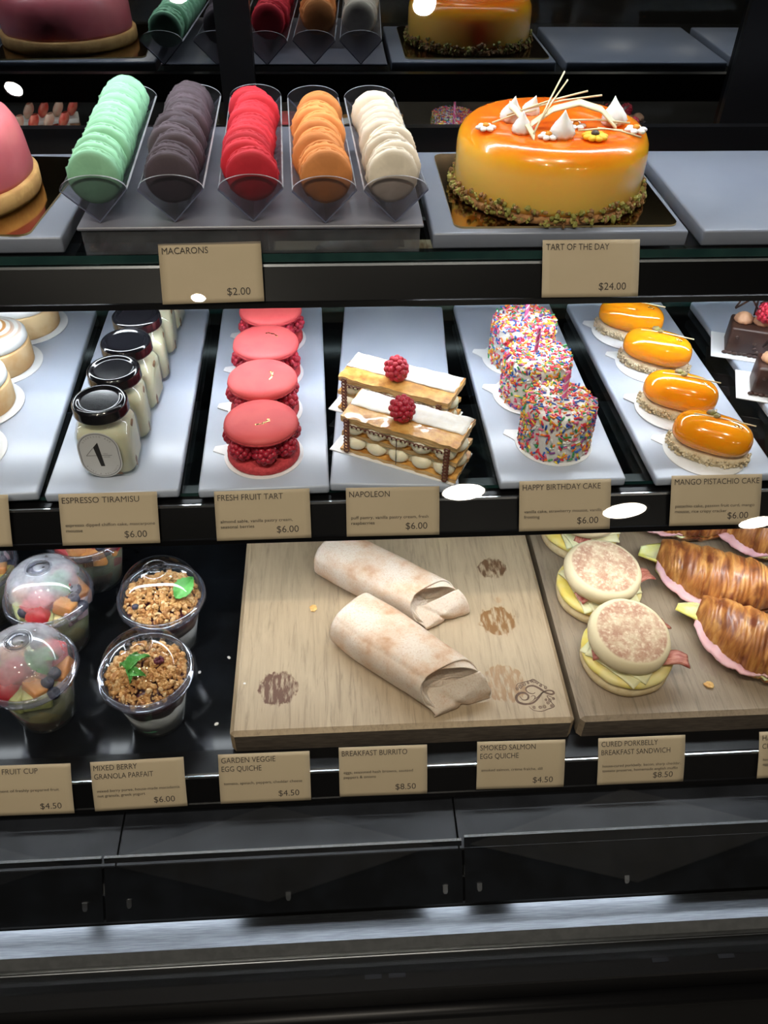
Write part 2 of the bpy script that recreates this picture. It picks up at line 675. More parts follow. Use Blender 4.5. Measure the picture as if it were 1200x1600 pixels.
def tray(loc, d, rz, label, group):
    b = BM()
    box(b, (0, 0, d[2] / 2), d, bev=0.0022, seg=2)
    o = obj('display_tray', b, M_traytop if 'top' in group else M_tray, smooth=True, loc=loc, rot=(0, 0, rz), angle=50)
    tag(o, label, 'tray', group)
    return o


G = 'white acrylic trays on the top shelf'
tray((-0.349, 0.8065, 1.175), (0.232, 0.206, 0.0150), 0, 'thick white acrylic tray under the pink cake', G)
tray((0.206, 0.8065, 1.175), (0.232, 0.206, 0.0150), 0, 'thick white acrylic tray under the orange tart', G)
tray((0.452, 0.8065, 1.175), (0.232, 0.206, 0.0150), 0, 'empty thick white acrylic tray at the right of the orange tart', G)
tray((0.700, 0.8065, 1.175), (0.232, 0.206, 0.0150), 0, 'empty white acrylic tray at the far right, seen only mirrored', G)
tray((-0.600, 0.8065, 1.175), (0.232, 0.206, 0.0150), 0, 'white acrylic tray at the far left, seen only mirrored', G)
G = 'long white trays on the middle shelf'
for x, rz, lab in ((-0.480, 0, 'long white tray under the strawberry slices, seen only mirrored'), (-0.345, 2.2, 'long white tray under the lemon meringue tarts'), (-0.212, 0.8, 'long white tray under the row of tiramisu jars'),
                   (-0.0725, 1.0, 'long white tray under the raspberry macaron tarts'), (0.064, -3.7, 'long white tray under the two napoleons, set askew'),
                   (0.213, 0.4, 'long white tray under the sprinkle cakes'), (0.3605, 1.6, 'long white tray under the glazed mango cakes'),
                   (0.5215, 1.2, 'long white tray under the chocolate bars')):
    tray((x, 0.7635, 0.985), (0.122 if abs(x) < 0.5 else 0.126, 0.345, 0.010), rad(rz), lab, G)

M_acryl = clear('clear_acrylic', (0.93, 0.935, 0.95), 0.07, 0.04, fog=0.055, fogcol=(0.6, 0.6, 0.66))
M_acfront = clear('smoky_acrylic_end', (0.80, 0.79, 0.82), 0.06, 0.04, fog=0.03, fogcol=(0.5, 0.5, 0.55))
M_acedge = mat('acrylic_edge', (0.10, 0.11, 0.17), 0.2, (0.14, 0.15, 0.22), 40)
M_aclight = mat('acrylic_polished_edge', (0.34, 0.35, 0.38), 0.2, (0.42, 0.43, 0.46), 40)
M_riser = mat('satin_clear_acrylic', (0.15, 0.15, 0.18), 0.30, (0.18, 0.18, 0.21), 6, spec=0.7)
M_riserface = clear('riser_wall', (0.70, 0.70, 0.74), 0.06, 0.12, fog=0.10)
ris = thing('acrylic_riser', 'low clear grey acrylic riser under the five macaron troughs', 'riser', (-0.068, 0.83, 1.175))
b = BM()
box(b, (0, 0, 0.0235), (0.298, 0.262, 0.003), bev=0.0008, seg=1)
obj('riser_top', b, M_riser, ris, smooth=False)
for yy, nm in ((-0.128, 'front_wall'), (0.128, 'rear_wall')):
    b = BM()
    box(b, (0, yy, 0.011), (0.292, 0.003, 0.022))
    obj(nm, b, M_riserface, ris, smooth=False)


# oak serving boards
def oak(name, stains, tone):
    m, nt, bs, out = _new(name)
    v = coords(nt, (1, 0.075, 1))
    g = ntex(nt, v, 210.0, 7.0, 0.72, 0.8)
    v2 = coords(nt, (1, 0.16, 1))
    g2 = ntex(nt, v2, 22.0, 4.0, 0.6, 0.8)
    v3 = coords(nt, (1, 1, 1))
    g3 = ntex(nt, v3, 7.0, 3.0)
    c = ramp(nt, g, [(0.33, tuple(k * 0.45 for k in tone)), (0.49, tone), (0.66, tuple(min(1, k * 1.22) for k in tone))])
    c = mix(nt, math_(nt, 'MULTIPLY', g2, 0.62), c, (tone[0] * 0.72, tone[1] * 0.66, tone[2] * 0.60))
    c = mix(nt, math_(nt, 'MULTIPLY', g3, 0.45), c, (tone[0] * 1.15, tone[1] * 1.15, tone[2] * 1.15))
    tc = nt.nodes.new('ShaderNodeTexCoord')
    nz = ntex(nt, coords(nt, (1, 0.25, 1)), 240.0, 3.0)
    nz2 = ntex(nt, coords(nt, (1, 0.6, 1)), 150.0, 4.0)
    for (sx, sy, r, k, col) in stains:
        d = nt.nodes.new('ShaderNodeVectorMath')
        d.operation = 'DISTANCE'
        d.inputs[1].default_value = (sx, sy, 0.0175)
        nt.links.new(tc.outputs['Object'], d.inputs[0])
        e = math_(nt, 'SUBTRACT', r, d.outputs['Value'])
        e = math_(nt, 'ADD', e, math_(nt, 'MULTIPLY', math_(nt, 'SUBTRACT', nz2, 0.5), r * 0.9))
        e = math_(nt, 'MULTIPLY', e, 420.0, True)
        q = math_(nt, 'MULTIPLY', math_(nt, 'SUBTRACT', nz, 0.36), 6.0, True)
        c = mix(nt, math_(nt, 'MULTIPLY', math_(nt, 'MULTIPLY', e, q), k), c, col)
    nt.links.new(c, bs.inputs['Base Color'])
    bs.inputs['Roughness'].default_value = 0.55
    bump(nt, bs, g, 0.35, 0.0008)
    return m


OAK = (0.40, 0.305, 0.198)
M_oak1 = oak('pale_oak_stained', [(-0.1285, -0.111, 0.0215, 1.0, (0.105, 0.042, 0.018)), (0.1165, -0.031, 0.0210, 1.0, (0.20, 0.095, 0.026)), (0.1225, 0.051, 0.0175, 1.0, (0.11, 0.050, 0.018)),
                                  (0.1085, -0.117, 0.024, 0.75, (0.26, 0.13, 0.045)), (-0.046, 0.028, 0.009, 0.6, (0.33, 0.18, 0.08)), (0.122, -0.0, 0.006, 0.5, (0.33, 0.18, 0.08))], OAK)
M_oak2 = oak('greyer_oak', [(0.0, -0.1, 0.03, 0.35, (0.20, 0.12, 0.10)), (-0.122, 0.13, 0.04, 0.4, (0.2, 0.14, 0.11))], (0.285, 0.222, 0.155))
M_endgrain_shaded = mat('oak_end_grain_shaded', (0.105, 0.082, 0.062), 0.7, (0.065, 0.050, 0.038), 60, stretch=(1, 1, 6), bmp=(200, 0.3))  # end grain, with the shade on the board fronts darkened into its colour
M_burn = mat('burnt_brand_mark', (0.085, 0.045, 0.025), 0.7, (0.14, 0.08, 0.05), 200)


def oak_board(x0, x1, y0, y1, m, label):
    b = BM()
    box(b, (0, 0, 0), (x1 - x0, y1 - y0, 0.035), bev=0.0045, seg=1)
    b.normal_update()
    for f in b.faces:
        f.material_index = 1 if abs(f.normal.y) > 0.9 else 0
    o = obj('oak_board', b, [m, M_endgrain_shaded], smooth=False, loc=((x0 + x1) / 2, (y0 + y1) / 2, 0.7625))
    return tag(o, label, 'serving board', 'oak serving boards')


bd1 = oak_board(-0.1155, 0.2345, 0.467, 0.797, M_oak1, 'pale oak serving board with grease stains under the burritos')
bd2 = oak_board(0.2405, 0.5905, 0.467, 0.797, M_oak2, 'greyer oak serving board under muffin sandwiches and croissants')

# the brand mark burnt into the left board: a scrolled initial in a wreath of leaves
bm = BM()


def swirl(pts, r0, r1, z=0.01758, n=40):
    """smooth ribbon through 2d points, width swelling in the middle"""
    P = [Vector((p[0], p[1], 0)) for p in pts]
    out = []
    m = len(P) - 1
    for i in range(n + 1):
        t = i / n * m
        k = min(int(t), m - 1)
        f = t - k
        p0, p1, p2, p3 = P[max(k - 1, 0)], P[k], P[k + 1], P[min(k + 2, m)]
        q = 0.5 * ((2 * p1) + (p2 - p0) * f + (2 * p0 - 5 * p1 + 4 * p2 - p3) * f * f + (3 * p1 - p0 - 3 * p2 + p3) * f ** 3)
        out.append(q)
    L, Rr = [], []
    for i, q in enumerate(out):
        t = (out[min(i + 1, n)] - out[max(i - 1, 0)])
        t = t.normalized() if t.length > 1e-9 else Vector((1, 0, 0))
        s = Vector((-t.y, t.x, 0))
        wd = r0 + (r1 - r0) * math.sin(PI * i / n)
        L.append(bm.verts.new(q + s * wd + Vector((0, 0, z))))
        Rr.append(bm.verts.new(q - s * wd + Vector((0, 0, z))))
    for i in range(n):
        bm.faces.new((L[i], L[i + 1], Rr[i + 1], Rr[i]))


def em(px, py):     # emblem sketch units -> board units
    return (0.1385 + (px - 600) * 0.0000765 / 1.0, -0.1335 - (py - 500) * 0.0000950)


swirl([em(*p) for p in ((395, 505), (430, 550), (490, 545), (515, 500), (470, 460), (400, 462), (345, 510), (360, 575), (450, 605), (560, 590), (650, 530), (720, 465), (760, 450))], 0.0003, 0.0014, n=80)
swirl([em(*p) for p in ((620, 460), (580, 475), (520, 455), (500, 410), (545, 375), (620, 372), (690, 410), (760, 465), (830, 492), (872, 478), (860, 450), (800, 440), (720, 465), (640, 520), (580, 550))], 0.0003, 0.0012, n=90)
swirl([em(*p) for p in ((540, 520), (575, 500), (605, 515), (570, 560), (510, 585))], 0.0001, 0.0005)
for cx, cy, r in ((385, 405, 22), (430, 380, 30), (455, 360, 28), (495, 345, 24), (550, 330, 18), (600, 310, 20), (640, 310, 26), (680, 330, 24), (715, 370, 20), (780, 400, 24),
                  (850, 550, 20), (790, 570, 26), (760, 600, 22), (700, 650, 26), (640, 650, 24), (560, 650, 22), (800, 640, 20), (740, 560, 18)):
    swirl([em(cx + r * (1 - k / 12) * math.cos(k * 0.95 + cx), cy + r * (1 - k / 12) * math.sin(k * 0.95 + cx)) for k in range(11)], 0.00024, 0.00048, n=36)
swirl([em(*p) for p in ((490, 635), (540, 685), (640, 705), (740, 680), (830, 650), (810, 600), (770, 510), (830, 530), (868, 560))], 0.00024, 0.00055, n=50)
swirl([em(*p) for p in ((360, 400), (400, 340), (480, 320), (580, 300), (640, 285), (700, 330), (800, 400))], 0.00024, 0.00055, n=50)
obj('brand_mark', bm, M_burn, bd1, smooth=False, label='dark scrolled emblem burnt into the wood')

# ---------------------------------------------------------------- macarons in clear troughs
def macaron_mats(nm, c, fill):
    d = tuple(k * 0.86 for k in c)
    m = mat('macaron_' + nm, c, 0.62, d, 70, spec=0.25, bmp=(420, 0.22, 0.0006))
    nt = m.node_tree
    oi = nt.nodes.new('ShaderNodeObjectInfo')
    old = nt.nodes['Principled BSDF'].inputs['Base Color'].links[0].from_socket
    hs = nt.nodes.new('ShaderNodeHueSaturation')
    nt.links.new(old, hs.inputs['Color'])
    nt.links.new(math_(nt, 'ADD', math_(nt, 'MULTIPLY', oi.outputs['Random'], 0.34), 0.82), hs.inputs['Value'])
    nt.links.new(hs.outputs['Color'], nt.nodes['Principled BSDF'].inputs['Base Color'])
    return (m,
            mat('macaron_filling_' + nm, fill, 0.55, tuple(k * 0.8 for k in fill), 120))


def macaron_proto(nm, c, fill, label, group, R=0.0222):
    ms, mf = macaron_mats(nm, c, fill)
    t = thing('macaron', label, 'macaron', (0, 0, 0), group=group)
    sd = rnd.random() * 50

    def foot(a, r, z):
        if z < 0.0032:
            k = noise.noise(Vector((math.cos(a) * 9, math.sin(a) * 9, z * 900 + sd))) * 0.0018
            k += noise.noise(Vector((math.cos(a) * 22, math.sin(a) * 22, z * 1400 + sd))) * 0.0010
            return r + k, z
        return r + noise.noise(Vector((math.cos(a) * 2, math.sin(a) * 2, sd))) * 0.0005, z
    prof = [(0, 0.0), (R * 0.90, 0.0002), (R * 0.985, 0.0009), (R * 1.0, 0.0020), (R * 0.955, 0.0030), (R * 0.985, 0.0036), (R * 0.970, 0.0047),
            (R * 0.91, 0.0061), (R * 0.78, 0.0075), (R * 0.54, 0.0086), (R * 0.25, 0.0092), (0, 0.0093)]
    prof = [(r, z * 0.90) for r, z in prof]
    b = BM()
    lathe(b, prof, 48, wob=foot)
    s1 = obj('shell', b, ms, t, loc=(0, 0, 0.0012))
    s2 = s1.copy()
    COL.objects.link(s2)
    s2.parent = t
    s2.rotation_euler = (PI, 0, 0.7)
    s2.location = (0, 0, -0.0012)
    b = BM()
    lathe(b, [(0, -0.0010), (R * 0.90, -0.0010), (R * 0.92, 0), (R * 0.90, 0.0010), (0, 0.0010)], 40,
          wob=lambda a, r, z: (r * (1 + 0.02 * noise.noise(Vector((math.cos(a) * 3, math.sin(a) * 3, sd)))), z))
    obj('filling', b, mf, t)
    return t


def trough_proto():
    t = thing('macaron_trough', 'x', 'trough', (0, 0, 0), group='clear V-shaped macaron troughs')
    L, hw, th = 0.262, 0.0277, 0.0018
    for s in (-1, 1):
        b = BM()
        poly = [(0, 0), (s * hw, hw), (s * (hw - 0.0012), hw + 0.0012), (0, th * 1.414)]
        prism(b, poly if s > 0 else poly[::-1], 0.002, L - 0.002, M=Matrix(((1, 0, 0, 0), (0, 0, 1, 0), (0, 1, 0, 0), (0, 0, 0, 1))))
        bm_faces = list(b.faces)
        for f in bm_faces:
            f.material_index = 0
        bm_faces[3].material_index = 1
        obj('side_wall', b, [M_acryl, M_aclight], t, smooth=False)
    for y in (0.0, L - 0.002):
        b = BM()
        arc = [(hw * math.cos(a), hw + 0.0125 * math.sin(a)) for a in [PI * k / 20 for k in range(21)]]
        poly = [(0, 0)] + arc
        fs = prism(b, poly, 0, 0.002, M=Matrix(((1, 0, 0, 0), (0, 0, 1, y), (0, 1, 0, 0), (0, 0, 0, 1))))
        for f in fs[3:-1]:
            f.material_index = 2
        fs[2].material_index = 1
        fs[-1].material_index = 1
        pl = obj('end_plate', b, [M_acfront, M_acedge, M_aclight], t, smooth=False)
        b = BM()
        yy = -0.0004 if y == 0 else y + 0.002
        for sg in (-1, 1):
            prism(b, [(0, 0), (sg * hw, hw), (sg * (hw - 0.0009), hw + 0.0005), (0, 0.0015)], 0, 0.0004, M=Matrix(((1, 0, 0, 0), (0, 0, 1, yy), (0, 1, 0, 0), (0, 0, 0, 1))))
        obj('glued_edge', b, M_acedge, pl, smooth=False)
    return t


TROUGH_Z = 1.2002
trp = trough_proto()
cols = [('green', 'mint green', (0.33, 0.67, 0.42), (0.50, 0.42, 0.26), -0.1985, 12, 2.6, 0.709),
        ('dark', 'dark purple-grey', (0.085, 0.062, 0.075), (0.34, 0.20, 0.26), -0.1345, 11, 1.6, 0.709),
        ('red', 'bright red', (0.62, 0.028, 0.045), (0.48, 0.04, 0.10), -0.0672, 10, 2.2, 0.709),
        ('orange', 'orange', (0.78, 0.285, 0.085), (0.70, 0.26, 0.08), -0.0045, 9, 2.4, 0.704),
        ('white', 'creamy white', (0.78, 0.68, 0.54), (0.75, 0.62, 0.42), 0.0565, 9, 2.4, 0.704)]
ORD = ['frontmost', 'second from the front', 'third from the front', 'fourth from the front', 'fifth from the front', 'sixth from the front', 'seventh from the front',
       'eighth from the front', 'ninth from the front', 'tenth from the front', 'eleventh from the front', 'twelfth from the front', 'rearmost']
for ci, (nm, cname, c, fill, x, n, rz, y0) in enumerate(cols):
    lab = 'clear acrylic V-shaped trough holding the %s macarons' % cname
    a = rad(rz)
    if ci == 0:
        t = trp
        t.location = (x, y0, TROUGH_Z)
        t.rotation_euler = (0, 0, a)
        t['label'] = lab
    else:
        t = dup(trp, (x, y0, TROUGH_Z), (0, 0, a), lab)
    proto = macaron_proto(nm, c, fill, 'x', 'macarons in the clear troughs')
    dx, dy = -math.sin(a), math.cos(a)
    s = 0.0135
    for k in range(n):
        o = proto if k == 0 else copy_tree(proto)
        lean = rad(90 + rnd.uniform(-6, 6) - (2 if k else 0))
        jx = rnd.uniform(-0.0034, 0.0034)
        zz = TROUGH_Z + 0.0342 + abs(jx) * 0.9
        o.location = (x + dx * s + jx, y0 + dy * s, zz)
        o.rotation_euler = (lean, rnd.uniform(-0.04, 0.04), a + rnd.uniform(-0.10, 0.10))
        for ch in o.children:
            pass
        sfx = ORD[k] if k < n - 1 else 'rearmost'
        o['label'] = '%s macaron, %s in its clear trough' % (cname, sfx)
        s += rnd.uniform(0.0187, 0.0200)
# ---------------------------------------------------------------- orange glazed tart
M_goldboard = mat('gold_lacquer_board', (0.62, 0.40, 0.16), 0.10, metal=1.0, col2=(0.55, 0.34, 0.13), nscale=25)
M_goldedge = mat('gold_board_edge', (0.75, 0.55, 0.25), 0.35, metal=1.0)


def cake_board(x, y, z, d, rz, label):
    b = BM()
    w, l = d[0] / 2, d[1] / 2
    r = 0.010
    poly = []
    for cx, cy, a0 in ((w - r, l - r, 0), (-w + r, l - r, 90), (-w + r, -l + r, 180), (w - r, -l + r, 270)):
        for k in range(6):
            a = rad(a0 + k * 18)
            poly.append((cx + r * math.cos(a), cy + r * math.sin(a)))
    fs = prism(b, poly, 0, 0.0018)
    for f in fs[2:]:
        f.material_index = 1
    o = obj('cake_board', b, [M_goldboard, M_goldedge], smooth=False, loc=(x, y, z), rot=(0, 0, rz))
    return tag(o, label, 'cake board', 'gold cake boards')


cake_board(0.213, 0.8055, 1.190, (0.205, 0.185), rad(0), 'dark gold cake board under the orange tart')

m, nt, bs, out = _new('orange_yellow_glaze')
tc = nt.nodes.new('ShaderNodeTexCoord')
sp = nt.nodes.new('ShaderNodeSeparateXYZ')
nt.links.new(tc.outputs['Object'], sp.inputs[0])
nz = ntex(nt, coords(nt), 18.0, 3.0)
h = math_(nt, 'ADD', sp.outputs['Z'], math_(nt, 'MULTIPLY', math_(nt, 'SUBTRACT', nz, 0.5), 0.012))
mr = nt.nodes.new('ShaderNodeMapRange')
mr.inputs['From Min'].default_value = 0.040
mr.inputs['From Max'].default_value = 0.062
nt.links.new(h, mr.inputs['Value'])
c = ramp(nt, mr.outputs[0], [(0.0, (0.95, 0.57, 0.11)), (0.45, (0.95, 0.46, 0.02)), (1.0, (0.88, 0.17, 0.006))])
nt.links.new(c, bs.inputs['Base Color'])
bs.inputs['Roughness'].default_value = 0.22
bs.inputs['Coat Weight'].default_value = 0.8
bs.inputs['Coat Roughness'].default_value = 0.04
bs.inputs['Subsurface Weight'].default_value = 0.6
bs.inputs['Subsurface Radius'].default_value = (0.045, 0.022, 0.006)
bs.inputs['Subsurface Scale'].default_value = 1.0
M_tart = m
M_crust = mat('almond_crust', (0.42, 0.20, 0.07), 0.8, (0.26, 0.12, 0.04), 180, bmp=(500, 0.5))
M_nut1 = mat('pistachio_green', (0.30, 0.27, 0.06), 0.6, (0.20, 0.20, 0.04), 150)
M_nut2 = mat('pistachio_brown', (0.30, 0.15, 0.05), 0.6, (0.18, 0.09, 0.03), 150)
M_merin = mat('white_meringue', (0.84, 0.82, 0.80), 0.55, (0.78, 0.76, 0.74), 60, sss=0.2)
M_wchoc = mat('white_chocolate', (0.80, 0.70, 0.46), 0.4, (0.74, 0.62, 0.38), 90)
M_yellow = mat('yellow_sugar_petal', (0.85, 0.52, 0.02), 0.5, (0.80, 0.45, 0.01), 90)
M_orangeeye = mat('orange_sugar_eye', (0.80, 0.30, 0.02), 0.5)
M_darkeye = mat('dark_sugar_eye', (0.06, 0.04, 0.03), 0.5)

tart = thing('orange_tart', 'round glossy orange and yellow glazed tart with meringue kisses and flowers', 'tart', (0.2105, 0.802, 1.1918))
R = 0.0895
b = BM()
prof = [(0, 0.006), (R * 0.985, 0.006), (R, 0.012), (R, 0.042), (R * 0.985, 0.050), (R * 0.945, 0.0565), (R * 0.88, 0.0605), (R * 0.80, 0.0622), (R * 0.4, 0.0628), (0, 0.063)]
lathe(b, prof, 96, wob=lambda a, r, z: (r * (1 + 0.004 * noise.noise(Vector((math.cos(a) * 2, math.sin(a) * 2, z * 30)))), z))
obj('glazed_mousse', b, M_tart, tart)
b = BM()
lathe(b, [(0, 0), (R * 1.0, 0), (R * 1.03, 0.002), (R * 1.02, 0.007), (R * 0.9, 0.0085)], 96,
      wob=lambda a, r, z: (r + 0.0009 * noise.noise(Vector((math.cos(a) * 25, math.sin(a) * 25, z * 500))), z))
obj('crust_base', b, M_crust, tart)
b = BM()
for i in range(620):
    a = rnd.uniform(0, 2 * PI)
    clump = 0.55 + 0.45 * noise.noise(Vector((math.cos(a) * 2.2, math.sin(a) * 2.2, 3.1)))
    hz = 0.002 + rnd.random() ** 1.3 * (0.006 + 0.014 * max(0, clump))
    rr = R + 0.0015 + rnd.uniform(0, 0.004) * (1 - hz / 0.03)
    s = rnd.uniform(0.0012, 0.0031)
    ico(b, s * rnd.uniform(.7, 1.3), s, s * rnd.uniform(.6, 1.0), 1, 0 if rnd.random() < 0.5 else 1,
        T(rr * math.cos(a), rr * math.sin(a), hz, rnd.uniform(0, 3), rnd.uniform(0, 3), rnd.uniform(0, 3)), amp=0.5, freq=1.3, seed=i)
o = obj('chopped_pistachio_rim', b, [M_nut1, M_nut2], tart, smooth=False)
o['kind'] = 'stuff'


def kiss(bm, M, s=1.0):
    prof = [(0, 0), (0.009, 0), (0.0105, 0.003), (0.0095, 0.007), (0.0065, 0.0115), (0.0035, 0.0155), (0.0013, 0.0195), (0, 0.022)]
    lathe(bm, [(r * s, z * s) for r, z in prof], 40, M=M, wob=lambda a, r, z: (r * (1 + 0.09 * math.cos(9 * (a + z * 60 / s))), z))


topz = 0.0626
for (x, y, sc, tl) in ((-0.004, -0.046, 1.05, 0.0), (-0.042, 0.0, 1.0, 0.1), (-0.038, -0.034, 0.85, 0.0), (0.052, -0.012, 1.1, -0.1), (-0.020, 0.020, 0.8, 0.2)):
    b = BM()
    kiss(b, T(x, y, topz, tl, tl, 0), sc)
    obj('meringue_kiss', b, M_merin, tart)


def flower(x, y, petal, eye, n, s):
    b = BM()
    for k in range(n):
        a = 2 * PI * k / n
        ico(b, 0.0042 * s, 0.0030 * s, 0.0021 * s, 2, 0, T(x + 0.0055 * s * math.cos(a), y + 0.0055 * s * math.sin(a), topz + 0.002 * s, 0, 0, a))
    f = obj('sugar_flower', b, petal, tart)
    b = BM()
    ico(b, 0.003 * s, 0.003 * s, 0.0022 * s, 2, 0, T(x, y, topz + 0.004 * s))
    obj('flower_eye', b, eye, f)


flower(-0.069, -0.026, M_merin, M_orangeeye, 6, 1.0)
flower(-0.017, -0.050, M_merin, M_orangeeye, 6, 1.0)
flower(0.024, -0.052, M_yellow, M_darkeye, 9, 1.25)
flower(0.014, -0.022, M_merin, M_orangeeye, 6, 1.0)
flower(0.066, -0.034, M_merin, M_orangeeye, 6, 1.1)
for (pts, wd, nm) in (([(-0.047, -0.010, 0.080), (-0.042, -0.024, 0.078), (-0.034, -0.040, 0.071), (-0.029, -0.050, 0.064)], 0.0055, 'white_chocolate_curl'),
                      ([(-0.028, -0.022, 0.066), (-0.008, -0.018, 0.078), (0.016, -0.016, 0.083), (0.036, -0.020, 0.078), (0.050, -0.028, 0.066)], 0.005, 'white_chocolate_curl')):
    b = BM()
    P = [Vector(p) for p in pts]

    def fn(u, v, P=P, wd=wd):
        t = u * (len(P) - 1)
        k = min(int(t), len(P) - 2)
        f = t - k
        f = f * f * (3 - 2 * f) * 0.4 + f * 0.6
        p = P[k].lerp(P[k + 1], f)
        return p + Vector((0.25, 1.0, 0.35)) * (v - 0.5) * wd * 1.6
    grid(b, fn, 24, 3, thick=0.0012)
    obj(nm, b, M_wchoc, tart)
for (p, q) in (((-0.030, -0.048, 0.066), (0.010, 0.030, 0.096)), ((-0.026, -0.036, 0.067), (0.012, 0.022, 0.091)), ((-0.048, -0.010, 0.070), (0.028, 0.006, 0.086)), ((-0.030, -0.005, 0.074), (0.040, 0.0, 0.084)),
               ((-0.062, -0.018, 0.066), (-0.02, -0.005, 0.073)), ((0.0, -0.024, 0.070), (0.062, -0.026, 0.068)), ((0.030, -0.036, 0.067), (0.066, -0.052, 0.064)), ((0.010, -0.046, 0.068), (0.052, -0.040, 0.066))):
    b = BM()
    tube(b, [p, tuple((p[i] + q[i]) / 2 + (0.0015 if i == 2 else 0) for i in range(3)), q], 0.00085, 6)
    obj('white_chocolate_stick', b, M_wchoc, tart)

# ---------------------------------------------------------------- pink cake at the left edge
cake_board(-0.357, 0.806, 1.190, (0.205, 0.188), rad(-4), 'gold cake board under the pink cake at the left edge')
M_pink = mat('pink_velvet_glaze', (0.74, 0.19, 0.21), 0.42, (0.66, 0.14, 0.17), 20, coat=0.25, sss=0.15, bmp=(60, 0.25, 0.002))
M_short = mat('shortbread', (0.62, 0.36, 0.13), 0.75, (0.50, 0.27, 0.09), 90, bmp=(400, 0.4))
pc = thing('pink_cake', 'round pink glazed cake on a shortbread base at the left edge', 'cake', (-0.3685, 0.800, 1.1918))
b = BM()
R = 0.0905
lathe(b, [(0, 0.016), (R * 0.99, 0.016), (R, 0.020), (R * 0.985, 0.046), (R * 0.955, 0.056), (R * 0.90, 0.0645), (R * 0.82, 0.069), (R * 0.7, 0.0705), (R * 0.35, 0.071), (0, 0.071)], 96,
      wob=lambda a, r, z: (r + (0.0016 * noise.noise(Vector((math.cos(a) * 4, math.sin(a) * 4, z * 60))) if r > 0.05 else 0), z + 0.0008 * noise.noise(Vector((r * 60 * math.cos(a), r * 60 * math.sin(a), 1)))))
obj('pink_mousse', b, M_pink, pc)
b = BM()
lathe(b, [(0, 0.0), (R * 1.03, 0.0), (R * 1.045, 0.003), (R * 1.045, 0.0145), (R * 1.02, 0.0165), (0, 0.0165)], 96,
      wob=lambda a, r, z: (r + 0.0008 * noise.noise(Vector((math.cos(a) * 14, math.sin(a) * 14, z * 200))), z))
obj('shortbread_base', b, M_short, pc)

# ---------------------------------------------------------------- tiramisu jars
M_jarglass = clear('jar_glass', (0.95, 0.97, 0.96), 0.06, 0.02)
M_cream = mat('mascarpone_cream', (0.66, 0.63, 0.46), 0.45, (0.60, 0.56, 0.38), 25, sss=0.2)
M_sponge = mat('coffee_sponge', (0.20, 0.085, 0.035), 0.8, (0.30, 0.14, 0.06), 120)
M_lid = mat('black_lid', (0.006, 0.006, 0.008), 0.14, spec=0.6, coat=0.5)
M_label = mat('pale_grey_label', (0.60, 0.60, 0.60), 0.45, (0.57, 0.57, 0.57), 30)
M_labelring = mat('label_ring_grey', (0.20, 0.20, 0.21), 0.5)
M_ink = mat('black_ink', (0.018, 0.016, 0.015), 0.6)
M_inkgrey = mat('grey_ink', (0.15, 0.14, 0.13), 0.6)


def sq(r, a, n):      # squarish ring radius
    return r / ((abs(math.cos(a)) ** n + abs(math.sin(a)) ** n) ** (1.0 / n))


